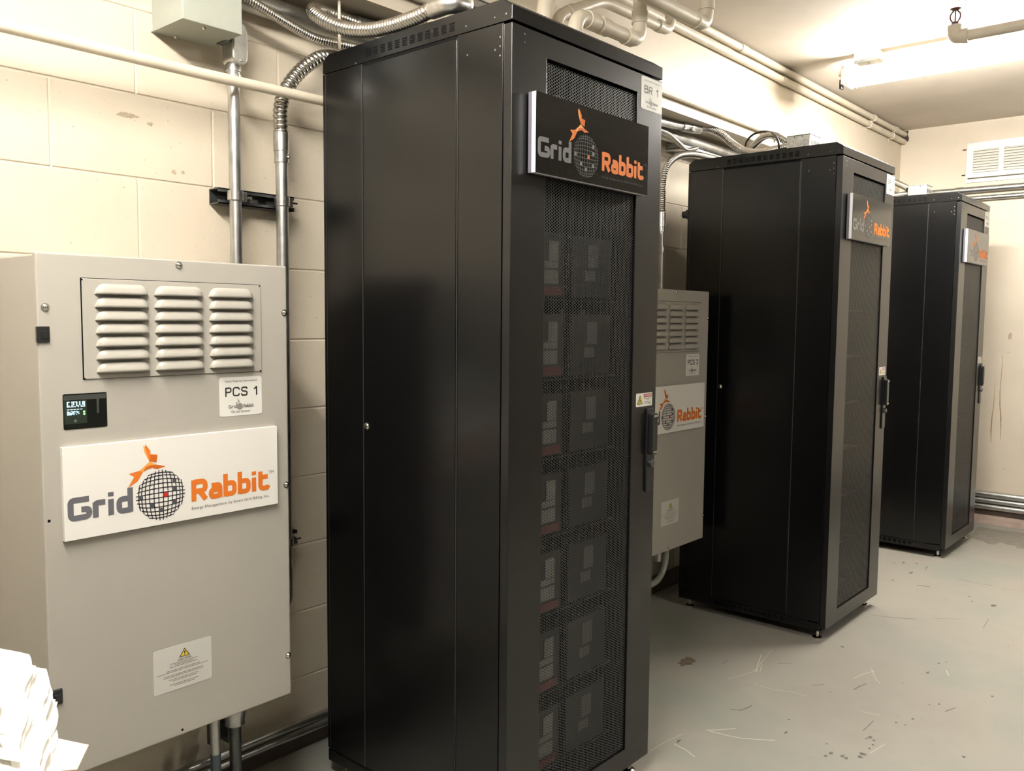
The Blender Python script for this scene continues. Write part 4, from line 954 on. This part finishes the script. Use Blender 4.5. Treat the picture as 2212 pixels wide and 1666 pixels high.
wall_run(2.160, .0195, 'upper of two conduits crossing the end wall below the vent', -.19, cps=(-.55,))
wall_run(2.104, .0155, 'lower of two conduits crossing the end wall below the vent', -.19)
wall_run(.186, .020, 'highest of three bright conduits along the foot of the end wall', -.02)
wall_run(.145, .017, 'middle one of three bright conduits along the foot of the end wall', -.02)
wall_run(.105, .0185, 'lowest of three bright conduits along the foot of the end wall', -.02)
# conduits along the foot of the block wall and pipes below the near enclosure
for z, r, lab in ((.103, .0115, 'upper of two slim conduits low along the foot of the block wall'), (.073, .010, 'lower of two slim conduits low along the foot of the block wall')):
    t = thing('rigid_conduit', (1.5, -.045, z), lab, 'conduit', 'rigid conduits')
    MB().cyl((-4.2, -.045, z), (3.25, -.045, z), r, 16).build('pipe', 'steel', t, smooth=True)
    for c in (.9, 2.4): MB().box(c-.01, c+.01, -.06, 0, z-.004, z+.004).build('wall_clip', 'zinc', t)
t = thing('drop_conduit', (1.173, -.15, 0), 'grey conduit dropping from the fat hub beneath the nearer enclosure', 'conduit', 'conduits below the enclosures')
MB().cyl((1.173, -.15, .0), (1.173, -.15, .235), .0155, 18).build('pipe', 'darksteel', t, smooth=True)
t = thing('drop_conduit', (1.116, -.15, 0), 'slim pale conduit with bluish lower end beneath the nearer enclosure', 'conduit', 'conduits below the enclosures')
MB().cyl((1.116, -.15, .175), (1.116, -.15, .368), .0125, 18).build('pipe', 'steel', t, smooth=True)
MB().cyl((1.116, -.15, 0), (1.116, -.15, .176), .0132, 18).build('coated_end', 'blue', t, smooth=True)
t = thing('strut_channel', (1.155, -.09, .2), 'short upright dark strut behind the conduits beneath the nearer enclosure', 'strut channel')
m = MB().box(1.135, 1.139, -.115, -.075, .17, .362); m.box(1.172, 1.176, -.115, -.075, .17, .362); m.box(1.135, 1.176, -.078, -.075, .17, .362); m.build('channel', 'darksteel', t)
MB().box(1.14, 1.17, -.075, 0, .25, .28).build('standoff', 'darksteel', t)
h = thing('liquid_tight_hose', (3.19, -.24, .3), 'smooth grey hose curving down under the far enclosure', 'hose')
MB().tube([(3.187,-.24,.368),(3.188,-.24,.31),(3.176,-.24,.25),(3.14,-.24,.205),(3.08,-.24,.188),(3.0,-.22,.18),(2.9,-.17,.15),(2.82,-.10,.12)], .0125, 16).build('hose', 'box', h, smooth=True)

# ------------------------------------------------------------------ paper stack on a side table
TX, TY = .255, -1.10
tbl = thing('side_table', (TX, TY, 0), 'small grey side table carrying the loose paper stack at lower left', 'table')
ZT0 = .841
MB().box(TX-.30, TX+.09, TY-.16, TY+.20, ZT0-.02, ZT0).build('tabletop', 'wood', tbl, .004)
for sx in (-.28, .07):
    for sy in (-.14, .18): MB().box(TX+sx-.014, TX+sx+.014, TY+sy-.014, TY+sy+.014, 0, ZT0-.02).build('leg', 'darksteel', tbl)
RR, RU = Vector((.657, -.754)), Vector((.754, .657))     # directions across and along the pile
def sheet(name, label, ex, z, w, l, amp, ph, m='paper', group=None, curl=0, tilt=0, skew=0, sd=1, lift=0):
    """ex: how far the fanned edge reaches; the pile's fanned edge faces RR"""
    r = random.Random(sd); nx, ny = 22, 18; v = []; jg = [r.uniform(-1, 1) for _ in range(40)]
    c = Vector((.3536, -1.2))+RR*ex; fq = r.uniform(0, 6)
    for i in range(nx+1):
        for k in range(ny+1):
            u, q = i/nx, k/ny-.5
            zz = amp*(math.sin(u*9+ph+q*5)*.5+math.sin(q*11+ph-u*4)*.4)
            e = max(0, u-.45)/.55; zz += -curl*e*e+tilt*(1-u)+lift*max(0, .35-u)
            edge = (.0012*jg[k]+.0035*math.sin(q*13+fq))*(1 if i == nx else 0)
            p = c+RR*((u-1)*w+edge-.13*q)+RU*(q*l+skew*(u-.5)*w)
            v.append((p.x, p.y, z+amp+zz))
    f = [(i*(ny+1)+k, (i+1)*(ny+1)+k, (i+1)*(ny+1)+k+1, i*(ny+1)+k+1) for i in range(nx) for k in range(ny)]
    o = MB().add(v, f).build(name, m, None, smooth=True); sdm = o.modifiers.new('thick', 'SOLIDIFY'); sdm.thickness = .0009; sdm.offset = 1
    return tag(o, label, 'paper', group)
v = [(.3727, -1.2), (.330, -1.235), (.20, -1.12), (.31, -1.02)]
fo = MB().add([(a, b, ZT0+.001+.0012*h) for h in (0, 1) for a, b in ((.374, -1.203), (.345, -1.245), (.19, -1.13), (.29, -1.00))], [(0, 1, 2, 3), (7, 6, 5, 4), (0, 4, 5, 1), (1, 5, 6, 2), (2, 6, 7, 3), (3, 7, 4, 0)]).build('manila_folder', 'manila')
tag(fo, 'cream card folder corner sticking out from under the paper stack', 'folder')
zz = ZT0+.004
for k in range(14):
    sheet('paper_sheet', 'rumpled white sheet in the pile at lower left, its edges fanned out', -.006-.0030*k+random.uniform(-.004, .004), zz, .24, .25, .0016, k*.06, group='loose sheets in the paper stack', curl=.004+.0010*k, tilt=.0006*k, skew=random.uniform(-.12, .12), sd=k)
    zz += .0048
sheet('crumpled_sheet', 'topmost crumpled white sheet with a curled corner on the paper stack', -.072, zz+.004, .20, .20, .006, 2.2, curl=.012, tilt=.012, sd=77)
